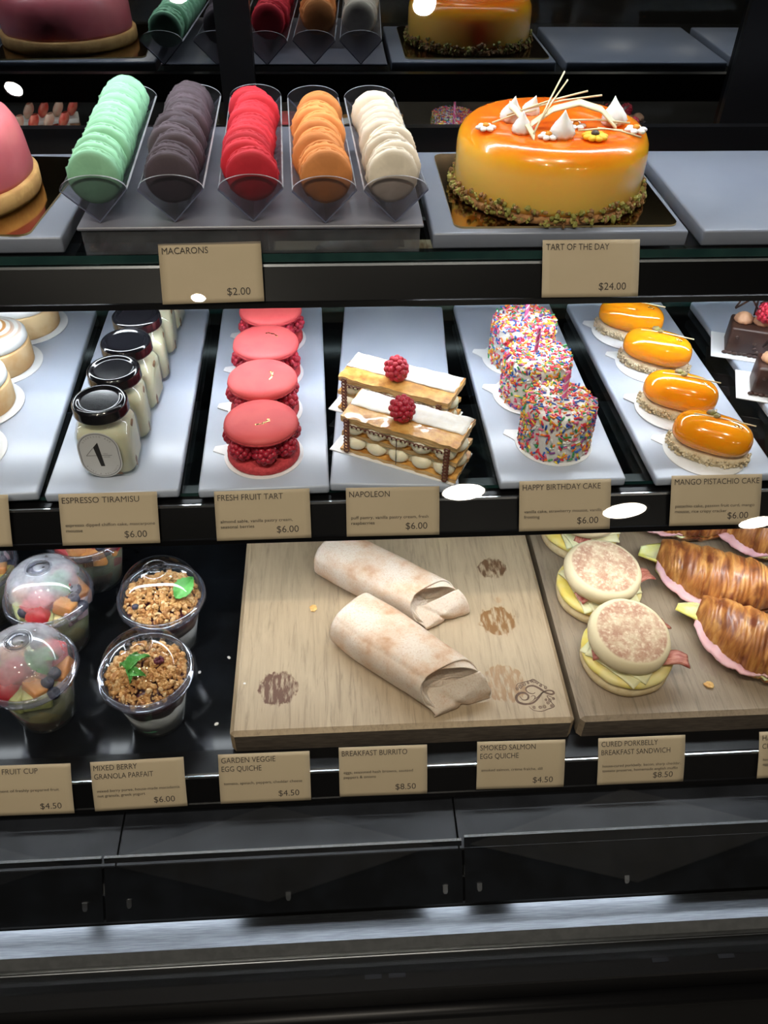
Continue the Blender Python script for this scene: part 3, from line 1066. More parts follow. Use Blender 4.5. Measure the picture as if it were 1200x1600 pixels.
def jar_proto():
    t = thing('tiramisu_jar', 'x', 'jar', group='black-lidded tiramisu jars in a row')
    hw = 0.0256

    def wob(off):
        def f(a, r, z):
            k = 1.0 if z < 0.044 else max(0.0, 1 - (z - 0.044) / 0.010)
            return r * (k * sq(1, a, 5.5) + (1 - k)), z
        return f
    b = BM()
    lathe(b, [(0, 0.0006), (hw * 0.86, 0.0), (hw * 0.97, 0.002), (hw, 0.006), (hw, 0.043), (hw * 0.985, 0.047), (hw * 0.94, 0.051), (0.0205, 0.0545), (0.0205, 0.062)], 72, wob=wob(0))
    obj('glass_body', b, M_jarglass, t)
    b = BM()
    c = hw - 0.0016
    lathe(b, [(0, 0.0028), (c * 0.9, 0.0026), (c, 0.006), (c, 0.042), (c * 0.98, 0.046), (c * 0.92, 0.050), (0.0188, 0.054), (0.0186, 0.058), (0, 0.058)], 72, wob=wob(0))
    obj('cream_filling', b, M_cream, t)
    for (x, y, z, rx, ry, rz_) in ((c - 0.0006, 0.002, 0.043, 0.0012, 0.0055, 0.0030), (c - 0.0004, -0.010, 0.009, 0.0010, 0.0028, 0.0062),
                                   (-0.004, -c + 0.0003, 0.0042, 0.007, 0.0012, 0.0014), (0.007, -c + 0.0003, 0.0038, 0.005, 0.0012, 0.0012)):
        b = BM()
        ico(b, rx, ry, rz_, 2, 0, T(x, y, z), amp=0.7, freq=2.4, seed=x * 100 + z)
        obj('sponge_patch', b, M_sponge, t)
    b = BM()
    lathe(b, [(0, 0.0700), (0.0165, 0.0700), (0.0174, 0.07002), (0.0178, 0.0701), (0.0186, 0.0705), (0.0195, 0.0716), (0.0212, 0.0721), (0.0232, 0.0716), (0.0246, 0.0700), (0.0250, 0.0685), (0.0250, 0.0615), (0.0253, 0.0605), (0.0250, 0.0598), (0.0235, 0.0600), (0.0235, 0.066), (0, 0.066)], 64)
    obj('lid', b, M_lid, t)
    # oval label on the front face
    y = -hw - 0.0004
    MY = Matrix(((1, 0, 0, -0.0035), (0, 0, 1, y), (0, 1, 0, 0.0272), (0, 0, 0, 1)))   # (x, z, depth) -> world; faces -Y

    def stadium(w, h, n=12):
        r = w
        P = []
        for cy, a0 in ((h - r, 0), (-(h - r), 180)):
            for k in range(n + 1):
                a = rad(a0 + 180 * k / n)
                P.append((r * math.cos(a), cy + r * math.sin(a)))
        return P
    b = BM()
    prism(b, stadium(0.0188, 0.0258), 0.0, -0.0003, M=MY)
    lb = obj('oval_label', b, M_label, t, smooth=False)
    b = BM()
    o_, i_ = stadium(0.0176, 0.0246, 16), stadium(0.0168, 0.0238, 16)
    vo = [b.verts.new(MY @ Vector((p[0], p[1], -0.0004))) for p in o_]
    vi = [b.verts.new(MY @ Vector((p[0], p[1], -0.0004))) for p in i_]
    for k in range(len(vo)):
        j = (k + 1) % len(vo)
        b.faces.new((vo[k], vo[j], vi[j], vi[k]))
    obj('label_ring', b, M_labelring, lb, smooth=False)
    b = BM()
    for poly in ([(-0.0036, 0.0075), (0.0002, 0.0120), (0.0006, 0.0120), (0.0020, -0.0105), (-0.0012, -0.0105)],
                 [(-0.0105, -0.0002), (0.0095, -0.0002), (0.0095, 0.0001), (-0.0105, 0.0001)],
                 [(-0.0108, -0.0001), (-0.0104, -0.0001), (-0.0005, 0.0108), (-0.0009, 0.0108)]):
        f = b.faces.new([b.verts.new(MY @ Vector((p[0] * 1.15, p[1] * 1.2, -0.00045))) for p in poly])
    obj('numeral_four', b, M_ink, lb, smooth=False)
    b = BM()
    add_bm(b, textbm('TH', 0.0040, 0.0014), MY @ T(0.0030, 0.0010, -0.00045))
    add_bm(b, textbm('AVE', 0.0056, 0.0014), MY @ T(0.0032, -0.0026, -0.00045))

    def arc(s, r, cy, a_mid, step, up):
        for k, ch in enumerate(s):
            if ch == ' ':
                continue
            a = rad(a_mid + (-1 if up else 1) * (k - (len(s) - 1) / 2) * step)
            add_bm(b, textbm(ch, None, 0.0015, 'CENTER'), MY @ T(r * math.cos(a), cy + r * math.sin(a), -0.00045, rz=a + (-PI / 2 if up else PI / 2)))
    arc('ESPRESSO BAR', 0.0140, 0.0068, 90, 10, True)
    arc('BITES & DELIGHTS', 0.0157, -0.0068, 270, 9, False)
    obj('label_lettering', b, M_inkgrey, lb, smooth=False)
    return t


jp = jar_proto()
JORD = ['front tiramisu jar with the grey oval label in full view', 'second black-lidded tiramisu jar from the front', 'third black-lidded tiramisu jar from the front',
        'fourth black-lidded tiramisu jar, half under the upper rail', 'fifth tiramisu jar, only its side showing behind the fourth', 'sixth tiramisu jar, the rearmost of the row']
for k, (x, y) in enumerate(((-0.2145, 0.638), (-0.2115, 0.690), (-0.2085, 0.741), (-0.2065, 0.793), (-0.205, 0.847), (-0.204, 0.900))):
    o = jp if k == 0 else dup(jp, (0, 0, 0))
    o.location = (x, y, 0.9952)
    o.rotation_euler = (0, 0, rad((0, 6, -5, 8, 3, -4)[k]))
    o['label'] = JORD[k]

# ---------------------------------------------------------------- white pastry cards under the single pastries
M_card = mat('white_pastry_card', (0.78, 0.79, 0.80), 0.5, (0.75, 0.76, 0.77), 60)


def round_card(x, y, r, tabdir, label, z=0.9952, tab=True):
    b = BM()
    P = []
    n = 64
    for k in range(n):
        a = 2 * PI * k / n
        d = abs((a - tabdir + PI) % (2 * PI) - PI)
        if tab and d < 0.20:
            P.append((r * math.cos(a) + 0.012 * math.cos(tabdir) * (1 if d < 0.15 else 0.4), r * math.sin(a) + 0.012 * math.sin(tabdir) * (1 if d < 0.15 else 0.4)))
        else:
            P.append((r * math.cos(a), r * math.sin(a)))
    prism(b, P, 0, 0.0008)
    o = obj('pastry_card', b, M_card, smooth=False, loc=(x, y, z))
    return tag(o, label, 'pastry card', 'white cards under the pastries')


def rect_card(x, y, w, l, rz, label, z=0.9952):
    b = BM()
    box(b, (0, 0, 0.0005), (w, l, 0.001))
    o = obj('pastry_card', b, M_card, smooth=False, loc=(x, y, z), rot=(0, 0, rz))
    return tag(o, label, 'pastry card', 'white cards under the pastries')


ZC = 0.9961
# ---------------------------------------------------------------- raspberry
M_rasp = mat('raspberry_red', (0.46, 0.020, 0.045), 0.38, (0.34, 0.010, 0.028), 60, sss=0.25, sssr=(0.004, 0.001, 0.001))


def rasp_mesh():
    b = BM()
    g = PI * (3 - math.sqrt(5))
    n = 46
    for k in range(n):
        z = 1 - (k + 0.5) / n * 1.72
        r = math.sqrt(max(0, 1 - z * z))
        a = k * g
        if z < -0.6:
            continue
        p = Vector((r * math.cos(a) * 0.0072, r * math.sin(a) * 0.0072, z * 0.0088))
        ico(b, 0.0025, 0.0025, 0.0025, 2, 0, T(p.x, p.y, p.z))
    lathe(b, [(0.0064, -0.0052), (0.0042, -0.0058), (0.0034, -0.002), (0.0022, 0.002), (0, 0.003)], 20)
    me = bpy.data.meshes.new('raspberry')
    bmesh.ops.recalc_face_normals(b, faces=b.faces)
    b.to_mesh(me)
    b.free()
    me.materials.append(M_rasp)
    me.polygons.foreach_set('use_smooth', [True] * len(me.polygons))
    return me


ME_RASP = rasp_mesh()


def raspberry(parent, loc, rot=(0, 0, 0), s=1.0):
    o = bpy.data.objects.new('raspberry', ME_RASP)
    COL.objects.link(o)
    o.parent = parent
    o.location = loc
    o.rotation_euler = rot
    o.scale = (s, s, s)
    return o


# ---------------------------------------------------------------- raspberry macaron tarts
M_coral = mat('coral_red_macaron', (0.70, 0.105, 0.105), 0.5, (0.66, 0.09, 0.095), 60, spec=0.3, bmp=(500, 0.10, 0.0005))
M_coralfoot = mat('coral_macaron_foot', (0.60, 0.055, 0.065), 0.7, (0.45, 0.03, 0.04), 300, bmp=(700, 0.5))
M_goldleaf = mat('gold_leaf', (0.85, 0.66, 0.30), 0.25, metal=1.0)
M_pcream = mat('pastry_cream', (0.78, 0.66, 0.42), 0.5, (0.72, 0.60, 0.36), 60)


def fruit_tart():
    t = thing('raspberry_macaron_tart', 'x', 'pastry', group='raspberry macaron tarts')
    R = 0.0352
    b = BM()
    lathe(b, [(0, 0), (R * 0.96, 0), (R, 0.002), (R * 0.99, 0.0065), (R * 0.90, 0.0085), (0, 0.009)], 72,
          wob=lambda a, r, z: (r + 0.0007 * noise.noise(Vector((math.cos(a) * 16, math.sin(a) * 16, z * 500))), z))
    obj('macaron_base', b, M_coralfoot, t)
    b = BM()
    lathe(b, [(0, 0.009), (0.015, 0.009), (0.014, 0.020), (0.013, 0.0345), (0, 0.0345)], 32)
    obj('pastry_cream', b, M_pcream, t)
    for k in range(7):
        a = 2 * PI * k / 7 + 0.2
        raspberry(t, (0.0240 * math.cos(a), 0.0240 * math.sin(a), 0.0212 + 0.0004 * (k % 2)), (rnd.uniform(-.3, .3), PI / 2 + rnd.uniform(-0.15, 0.15), a), 1.32 + rnd.uniform(-.04, .04))
    b = BM()
    lathe(b, [(0, 0.0338), (R * 0.97, 0.0338), (R * 1.00, 0.0345), (R * 1.005, 0.0358), (R * 0.985, 0.0365)], 96,
          wob=lambda a, r, z: (r + (0.0006 * noise.noise(Vector((math.cos(a) * 18, math.sin(a) * 18, z * 800))) if r > 0.03 else 0), z), mi=1)
    lathe(b, [(R * 0.985, 0.0364), (R * 0.995, 0.0374), (R * 0.978, 0.0392), (R * 0.92, 0.0412), (R * 0.78, 0.0428), (R * 0.55, 0.0438), (R * 0.28, 0.0443), (0, 0.0444)], 96, mi=0)
    sh = obj('macaron_lid', b, [M_coral, M_coralfoot], t)
    b = BM()
    for k in range(11):
        u = rnd.uniform(-0.007, 0.007)
        ico(b, rnd.uniform(.0009, .0020), rnd.uniform(.0007, .0014), 0.0005, 1, 0, T(u + 0.001, -0.010 + u * 0.5 + rnd.uniform(-.002, .002), 0.0441, 0, 0, rnd.uniform(0, 3)), amp=0.6, freq=2, seed=k)
    obj('gold_flakes', b, M_goldleaf, t, smooth=False)
    return t


ftp = fruit_tart()
FT = ((-0.0715, 0.6420, 'frontmost raspberry macaron tart, nearest its price card'), (-0.0735, 0.7140, 'second raspberry macaron tart from the front, the palest lid'),
      (-0.0735, 0.7858, 'third raspberry macaron tart from the front'), (-0.0715, 0.8575, 'rearmost raspberry macaron tart, cut by the upper rail'))
for k, (x, y, lab) in enumerate(FT):
    o = ftp if k == 0 else dup(ftp, (0, 0, 0))
    o.location = (x, y, ZC + 0.0009 * (k % 2))
    o.rotation_euler = (0, 0, k * 1.1 if k else 0.15)
    o['label'] = lab
    round_card(x, y, 0.0385, rad(168), 'round white card under the %s' % lab.split(',')[0], 0.9952 + 0.0009 * (k % 2))

# ---------------------------------------------------------------- napoleons
m, nt, bs, out = _new('caramelised_puff_pastry')
v = coords(nt)
c = ramp(nt, ntex(nt, v, 75.0, 5.0, 0.6), [(0.32, (0.34, 0.13, 0.025)), (0.48, (0.58, 0.29, 0.065)), (0.66, (0.76, 0.46, 0.15))])
nt.links.new(c, bs.inputs['Base Color'])
bs.inputs['Roughness'].default_value = 0.35
bs.inputs['Coat Weight'].default_value = 0.35
bump(nt, bs, ntex(nt, v, 160.0, 4.0), 0.5, 0.0012)
M_puff = m
m, nt, bs, out = _new('layered_puff_side')
v = coords(nt, (1, 1, 9))
c = ramp(nt, ntex(nt, v, 90.0, 5.0, 0.6), [(0.3, (0.40, 0.20, 0.06)), (0.5, (0.62, 0.40, 0.17)), (0.7, (0.74, 0.54, 0.28))])
nt.links.new(c, bs.inputs['Base Color'])
bs.inputs['Roughness'].default_value = 0.7
bump(nt, bs, ntex(nt, v, 110.0, 4.0), 0.8, 0.0015)
M_puffside = m
M_sugar = mat('powdered_sugar', (0.82, 0.80, 0.77), 0.9, (0.78, 0.74, 0.68), 220, bmp=(900, 0.3, 0.0004))
M_vcream = mat('vanilla_cream', (0.86, 0.80, 0.62), 0.45, (0.82, 0.75, 0.55), 40, sss=0.2)
M_choc = mat('dark_chocolate', (0.034, 0.015, 0.011), 0.38, (0.050, 0.022, 0.015), 90)


def rough_slab(bm, c, d, mi_top=0, mi_side=1, seed=0, amp=0.0019):
    nx, ny = 28, 12
    def P(i, j, top):
        u, v = i / nx - 0.5, j / ny - 0.5
        x, y = c[0] + u * d[0], c[1] + v * d[1]
        e = 1.0 if (i in (0, nx) or j in (0, ny)) else 0.0
        n1 = noise.noise(Vector((x * 110, y * 110, seed + (5 if top else 0))))
        n2 = noise.noise(Vector((x * 140 + 9, y * 140, seed)))
        return Vector((x + e * n2 * amp, y + e * n1 * amp, c[2] + (d[2] / 2 if top else -d[2] / 2) + n1 * amp * 0.45))
    top = [[bm.verts.new(P(i, j, True)) for j in range(ny + 1)] for i in range(nx + 1)]
    bot = [[bm.verts.new(P(i, j, False)) for j in range(ny + 1)] for i in range(nx + 1)]
    for i in range(nx):
        for j in range(ny):
            f = bm.faces.new((top[i][j], top[i + 1][j], top[i + 1][j + 1], top[i][j + 1])); f.material_index = mi_top
            f = bm.faces.new((bot[i][j], bot[i][j + 1], bot[i + 1][j + 1], bot[i + 1][j])); f.material_index = mi_side
    for i in range(nx):
        for j, fl in ((0, 0), (ny, 1)):
            q = (top[i][j], bot[i][j], bot[i + 1][j], top[i + 1][j])
            f = bm.faces.new(q if not fl else q[::-1]); f.material_index = mi_side
    for j in range(ny):
        for i, fl in ((0, 1), (nx, 0)):
            q = (top[i][j], bot[i][j], bot[i][j + 1], top[i][j + 1])
            f = bm.faces.new(q if not fl else q[::-1]); f.material_index = mi_side


def lace(bm, p0, p1, n=30, amp=0.0026, r=0.0008):
    p0, p1 = Vector(p0), Vector(p1)
    d = (p1 - p0)
    pts = []
    s = d.cross(Vector((0, 1, 0)))
    s = s.normalized() if s.length > 1e-6 else Vector((1, 0, 0))
    for k in range(n * 12):
        t = k / (n * 12 - 1)
        a = t * n * 2 * PI * 0.8 + 0.8 * noise.noise(Vector((t * 14, n, 0)))
        q = p0 + d * t + s * math.cos(a) * amp + d.normalized() * math.sin(a) * amp + Vector((0, -abs(noise.noise(Vector((t * 9, 0, n)))) * 0.0006, 0))
        pts.append(q)
    tube(bm, pts, r, 5)


M_lace = mat('milk_chocolate_lace', (0.115, 0.034, 0.020), 0.4, (0.15, 0.05, 0.03), 90)


def napoleon(lab, x, y, rz, pr):
    L, Wd = 0.119, 0.0485
    t = thing('napoleon_pastry', lab, 'pastry', (x, y, ZC + 0.0002), (0, 0, rz), group='napoleon slices')
    zs = [(0.0022, 0.0042), (0.0196, 0.0040), (0.0385, 0.0062)]
    for k, (z, h) in enumerate(zs):
        b = BM()
        rough_slab(b, (rnd.uniform(-.001, .001), 0, z), (L, Wd * (0.90 if k == 1 else 1.0), h), 0, 1, k * 7 + pr)
        obj('puff_pastry_layer', b, [M_puff, M_puffside], t, smooth=True, angle=45)
    for z in (0.0109, 0.0285):
        b = BM()
        box(b, (0, 0, z), (L * 0.93, Wd * 0.74, 0.0130), bev=0.002)
        obj('cream_filling', b, M_vcream, t)
        for row in (-1, 1):
            for k in range(5):
                b = BM()
                ico(b, 0.0108, 0.0090, 0.0078, 3, 0, T(-0.046 + k * 0.023 + rnd.uniform(-.001, .001), row * (Wd / 2 - 0.0066), z), amp=0.06, freq=2.0, seed=k + z * 100)
                obj('cream_dollop', b, M_vcream, t)
        for sx in (-1, 1):
            b = BM()
            ico(b, 0.0085, 0.0105, 0.0070, 3, 0, T(sx * (L / 2 - 0.006), 0, z))
            obj('cream_dollop', b, M_vcream, t)
    b = BM()
    rough_slab(b, (0, 0.0100, 0.0421), (L * 0.985, 0.0275, 0.0014), 0, 0, 31 + pr, 0.0016)
    obj('sugar_dusting', b, M_sugar, t)
    raspberry(t, (-0.004, -0.004, 0.0535), (rad(95), rad(20), rad(25 + pr * 8)), 1.36)
    b = BM()
    f = -Wd / 2 - 0.0030
    lace(b, (-L / 2 + 0.0085, f, 0.0420), (-L / 2 + 0.0085, f - 0.0005, 0.004), 12)
    lace(b, (L / 2 - 0.0085, f, 0.0400), (L / 2 - 0.0085, f - 0.0005, 0.003), 12)
    lace(b, (-L / 2 + 0.012, f, 0.0345), (L / 2 - 0.012, f, 0.0345), 26, 0.0013, 0.0007)
    obj('chocolate_lace', b, M_lace, t)
    b = BM()
    tube(b, [(0.001, f - 0.0005, 0.034), (0.001, f - 0.0005, 0.005)], 0.0004, 5)
    obj('chocolate_thread', b, M_choc, t)
    return t


rzN = rad(-27.5)
napoleon('front napoleon slice with sugared top and raspberry, nearest the price card', 0.0672, 0.6385, rzN, 0)
napoleon('rear napoleon slice with sugared top and raspberry, behind the other one', 0.0665, 0.7075, rad(-27), 1)
rect_card(0.0625, 0.6405, 0.130, 0.0535, rzN, 'white rectangular card under the front napoleon')
rect_card(0.0620, 0.7095, 0.130, 0.0535, rad(-27), 'white rectangular card under the rear napoleon')

# ---------------------------------------------------------------- birthday cakes with sprinkles
M_frost = mat('white_frosting', (0.80, 0.79, 0.76), 0.6, (0.76, 0.74, 0.70), 90, bmp=(200, 0.3))
SPR = [mat('sprinkle_' + n, c, 0.4, tuple(k * 0.9 for k in c), 80) for n, c in (('red', (0.70, 0.03, 0.05)), ('orange', (0.85, 0.22, 0.02)), ('yellow', (0.85, 0.62, 0.06)), ('green', (0.04, 0.30, 0.09)),
                                                                             ('blue', (0.03, 0.12, 0.45)), ('pink', (0.80, 0.16, 0.30)), ('white', (0.80, 0.79, 0.77)), ('purple', (0.20, 0.04, 0.22)))]
M_candle = mat('pink_candle_wax', (0.90, 0.17, 0.40), 0.4, (0.85, 0.14, 0.35), 50, sss=0.2)
M_candlew = mat('white_candle_stripe', (0.85, 0.80, 0.82), 0.4, (0.82, 0.76, 0.78), 50)


def birthday_cake():
    t = thing('sprinkle_cake', 'x', 'cake', group='sprinkle covered birthday cakes')
    R, H = 0.0345, 0.050
    b = BM()
    lathe(b, [(0, 0), (R * 0.97, 0), (R, 0.003), (R, H - 0.006), (R * 0.97, H - 0.002), (R * 0.90, H), (R * 0.5, H + 0.0005), (0, H + 0.0008)], 64,
          wob=lambda a, r, z: (r + 0.0006 * noise.noise(Vector((math.cos(a) * 5, math.sin(a) * 5, z * 90))), z))
    obj('frosted_body', b, M_frost, t)
    b = BM()
    rr = random.Random(11)
    for k in range(1020):
        top = rr.random() < 0.30
        col = rr.choice([0, 0, 0, 1, 1, 2, 2, 3, 3, 4, 4, 5, 5, 6, 6, 7])
        if top:
            a, q = rr.uniform(0, 2 * PI), R * math.sqrt(rr.random()) * 0.97
            M = T(q * math.cos(a), q * math.sin(a), H + 0.0010, 0, 0, rr.uniform(0, PI)) @ Matrix.Rotation(rr.uniform(-.35, .35), 4, 'Y')
        else:
            a = rr.uniform(0, 2 * PI)
            z = rr.uniform(0.001, H)
            q = R + 0.0007 - max(0, z - H + 0.005) * 0.35
            M = Matrix.Translation((q * math.cos(a), q * math.sin(a), z)) @ Matrix.Rotation(a + PI / 2, 4, 'Z') @ Matrix.Rotation(rr.uniform(0, PI), 4, 'Y') @ Matrix.Rotation(rr.uniform(-.3, .3), 4, 'Z')
        ln = rr.uniform(0.0020, 0.0032)
        tube(b, [(-ln, 0, 0), (-ln * 0.8, 0, 0), (ln * 0.8, 0, 0), (ln, 0, 0)], [0.0006, 0.00105, 0.00105, 0.0006], 5, col, M)
    o = obj('sprinkles', b, SPR, t)
    o['kind'] = 'stuff'
    cd = None
    b = BM()
    n = 40
    for k in range(n):
        z0, z1 = H - 0.004 + k / n * 0.034, H - 0.004 + (k + 1) / n * 0.034
        for j in range(8):
            a0, a1 = 2 * PI * j / 8, 2 * PI * (j + 1) / 8
            tw0, tw1 = k * 0.25, (k + 1) * 0.25
            q = 0.0022
            f = b.faces.new([b.verts.new(p) for p in ((q * math.cos(a0 + tw0), q * math.sin(a0 + tw0), z0), (q * math.cos(a1 + tw0), q * math.sin(a1 + tw0), z0),
                                                      (q * math.cos(a1 + tw1), q * math.sin(a1 + tw1), z1), (q * math.cos(a0 + tw1), q * math.sin(a0 + tw1), z1))])
            f.material_index = 1 if j in (0, 4) else 0
    bmesh.ops.remove_doubles(b, verts=b.verts, dist=1e-6)
    lathe(b, [(0.0022, H + 0.030), (0.0015, H + 0.0312), (0, H + 0.0316)], 8)
    obj('candle', b, [M_candle, M_candlew], t, loc=(0.003, 0.002, 0))
    return t


bcp = birthday_cake()
for k, (x, y, lab) in enumerate(((0.2165, 0.650, 'frontmost rainbow sprinkle cake with a pink candle'), (0.2110, 0.732, 'middle rainbow sprinkle cake, the most brightly lit'), (0.2105, 0.806, 'rearmost rainbow sprinkle cake with striped candle'))):
    o = bcp if k == 0 else dup(bcp, (0, 0, 0))
    o.location = (x, y, ZC + 0.0009 * (k % 2))
    o.rotation_euler = (0, 0, (0, 2.0, 4.1)[k])
    o['label'] = lab
    round_card(x + (0.0, -0.004, -0.004)[k], y, 0.0385, rad(160), 'round white card under the %s' % lab.split(' with')[0].split(',')[0], 0.9952 + 0.0009 * (k % 2))

# ---------------------------------------------------------------- glazed mango cakes
M_mango = mat('orange_mirror_glaze', (0.95, 0.31, 0.006), 0.14, (0.95, 0.36, 0.010), 20, coat=1.0, coat_rough=0.02, sss=0.4, sssr=(0.020, 0.008, 0.002))
M_crisp = mat('rice_crisp_base', (0.60, 0.48, 0.30), 0.8, (0.70, 0.60, 0.42), 160)
M_pist = mat('pistachio_kernel', (0.26, 0.24, 0.07), 0.55, (0.22, 0.15, 0.09), 200)


def mango():
    t = thing('mango_cake', 'x', 'cake', group='glazed mango pistachio cakes')
    hl, w_, z0, h = 0.0378, 0.0222, 0.0065, 0.0345
    b = BM()

    def fn(u, v):
        # capsule with flat bottom
        a = u * PI
        x = -math.cos(a)
        k = math.sqrt(max(0, 1 - abs(x) ** 2.9))
        th = v * 2 * PI
        y = math.cos(th)
        z = math.sin(th)
        zz = z * h * 0.60 if z > 0 else z * h * 0.40
        e = 1.0
        yy = math.copysign(abs(y) ** 0.85, y)
        return (x * hl, yy * w_ * k, z0 + h * 0.40 + zz * (k ** 0.75))
    grid(b, fn, 48, 48, wrapv=True)
    bmesh.ops.remove_doubles(b, verts=b.verts, dist=1e-6)
    obj('glazed_dome', b, M_mango, t)
    b = BM()
    rr = random.Random(5)
    lathe(b, [(0, 0), (1, 0), (1, 0.0085), (0, 0.0085)], 40, M=T(s=(hl * 0.98, w_ * 0.97, 1)))
    for k in range(330):
        a = rr.uniform(0, 2 * PI)
        q = rr.uniform(0.98, 1.10)
        ico(b, rr.uniform(.0011, .0022), .0013, .0012, 1, 0, T(hl * 0.98 * q * math.cos(a), w_ * 0.97 * q * math.sin(a), rr.uniform(0.001, 0.0085), rr.uniform(0, 3), rr.uniform(0, 3), rr.uniform(0, 3)), amp=0.4, freq=1.2, seed=k)
    obj('rice_crisp_base', b, M_crisp, t, smooth=True)
    top = z0 + h
    b = BM()
    ico(b, 0.0052, 0.0036, 0.0030, 2, 0, T(-0.007, 0.005, top + 0.0004, 0.2, 0.3, 0.4), amp=0.5, freq=1.5, seed=2)
    ico(b, 0.0042, 0.0030, 0.0026, 2, 0, T(-0.0015, 0.0015, top + 0.0012, 0.2, -0.3, -1.0), amp=0.5, freq=1.5, seed=4)
    obj('pistachio', b, M_pist, t)
    b = BM()
    tube(b, [(-0.022, -0.001, top - 0.0012), (0.0, 0.0, top + 0.0008), (0.035, 0.003, top + 0.0002)], 0.0007, 6)
    obj('white_chocolate_stick', b, M_wchoc, t)
    b = BM()
    for k in range(7):
        ico(b, .0012, .0011, .0008, 1, 0, T(0.017 + (k % 4) * 0.002, -0.004 + (k // 4) * 0.002, top - 0.0014, k, k, 0), amp=0.5, freq=2, seed=k)
    obj('gold_leaf', b, M_goldleaf, t, smooth=False)
    return t


mgp = mango()
for k, (x, y, lab) in enumerate(((0.3655, 0.6275, 'frontmost glossy orange mango cake'), (0.3570, 0.6990, 'second glossy orange mango cake from the front'),
                                 (0.3600, 0.7870, 'third glossy orange mango cake from the front'), (0.3500, 0.857, 'rearmost orange mango cake, cut by the upper rail'))):
    o = mgp if k == 0 else dup(mgp, (0, 0, 0))
    o.location = (x, y, ZC + 0.0009 * (k % 2))
    o.rotation_euler = (0, 0, rad((-30, -28, -31, -30)[k]))
    o['label'] = lab
    round_card(x - 0.001, y + 0.002, 0.0405, rad(150), 'round white card under the %s' % lab.split(',')[0], 0.9952 + 0.0009 * (k % 2))

# ---------------------------------------------------------------- chocolate bars at the right edge
M_mocha = mat('mocha_cream', (0.52, 0.29, 0.17), 0.5, (0.46, 0.25, 0.14), 60)


def choc_bar(x, y, rz, lab):
    t = thing('chocolate_cake_bar', lab, 'cake', (x, y, ZC + 0.0003), (0, 0, rz), group='chocolate bars with cream rosettes')
    b = BM()
    box(b, (0, 0, 0.0165), (0.105, 0.036, 0.033), bev=0.003, seg=3)
    rr = random.Random(3)
    for k in range(16):
        ico(b, .0022, .0012, .0022, 2, 0, T(rr.uniform(-.045, .045), -0.018, rr.uniform(.006, .025)), amp=.4, freq=2, seed=k)
    for k in range(20):
        ico(b, .0035, .0020, .0022, 2, 0, T(-0.052 + k * 0.0055, -0.018 + rr.uniform(-.0008, .0008), 0.0018))
    obj('chocolate_body', b, M_choc, t)
    for k, (cx, s) in enumerate(((-0.040, 1.0), (-0.020, 0.9), (0.0, 1.1), (0.022, 1.0), (0.042, 1.0))):
        b = BM()
        lathe(b, [(0, 0.033), (0.009 * s, 0.033), (0.0105 * s, 0.0355), (0.0095 * s, 0.039), (0.0055 * s, 0.0425), (0, 0.045)], 36, M=T(cx, 0.002, 0),
              wob=lambda a, r, z: (r * (1 + 0.08 * math.cos(8 * a + z * 500)), z))
        obj('cream_rosette', b, M_mocha, t)
    raspberry(t, (-0.019, -0.006, 0.051), (rad(70), 0, 0.5), 1.3)
    raspberry(t, (0.014, -0.002, 0.050), (rad(60), 0, 1.5), 1.25)
    b = BM()
    for p, q in (((-0.052, 0.006, 0.045), (-0.018, 0.006, 0.076)), ((-0.030, 0.006, 0.040), (-0.032, 0.006, 0.082)), ((-0.036, 0.006, 0.062), (-0.006, 0.006, 0.085)), ((-0.044, 0.006, 0.066), (-0.024, 0.006, 0.042)),
                 ((-0.024, 0.006, 0.042), (-0.014, 0.006, 0.084)), ((-0.050, 0.006, 0.058), (-0.016, 0.006, 0.060)), ((-0.052, 0.006, 0.046), (-0.040, 0.006, 0.078)), ((-0.028, 0.006, 0.055), (-0.004, 0.006, 0.070))):
        tube(b, [p, ((p[0] + q[0]) / 2, p[1] + 0.001, (p[2] + q[2]) / 2 + 0.001), q], 0.0011, 6)
    obj('chocolate_lattice', b, M_choc, t)
    return t


for x, y, lab in ((0.5070, 0.818, 'rear chocolate bar with cream rosettes and a raspberry, at the right edge'), (0.5045, 0.733, 'middle chocolate bar with cream rosettes, cut by the right edge'), (0.5140, 0.658, 'front chocolate bar, only its card tip showing at the right edge')):
    choc_bar(x - 0.001, y - 0.010, rad(-20), lab)
    rect_card(x - 0.003, y - 0.008, 0.128, 0.058, rad(-20), 'white card under the %s' % lab.split(' with')[0].split(',')[0])

# ---------------------------------------------------------------- lemon meringue tarts at the left edge
M_tartshell = mat('baked_tart_shell', (0.66, 0.40, 0.18), 0.7, (0.74, 0.54, 0.30), 40, bmp=(150, 0.2))
m, nt, bs, out = _new('torched_meringue')
tc = nt.nodes.new('ShaderNodeTexCoord')
wv = nt.nodes.new('ShaderNodeTexWave')
wv.wave_type = 'RINGS'
wv.rings_direction = 'SPHERICAL'
wv.inputs['Scale'].default_value = 42.0
wv.inputs['Distortion'].default_value = 1.0
nt.links.new(coords(nt, (1, 1, 0)), wv.inputs['Vector'])
c = ramp(nt, wv.outputs['Fac'], [(0.35, (0.82, 0.79, 0.72)), (0.8, (0.52, 0.24, 0.07))])
sp = nt.nodes.new('ShaderNodeSeparateXYZ')
nt.links.new(tc.outputs['Object'], sp.inputs[0])
mr = nt.nodes.new('ShaderNodeMapRange')
mr.inputs['From Min'].default_value = 0.039
mr.inputs['From Max'].default_value = 0.043
nt.links.new(sp.outputs['Z'], mr.inputs['Value'])
c = mix(nt, mr.outputs[0], (0.82, 0.82, 0.81), c)
nt.links.new(c, bs.inputs['Base Color'])
bs.inputs['Roughness'].default_value = 0.5
M_torch = m
M_lime = mat('citrus_slice', (0.62, 0.60, 0.12), 0.4, (0.75, 0.72, 0.35), 70)


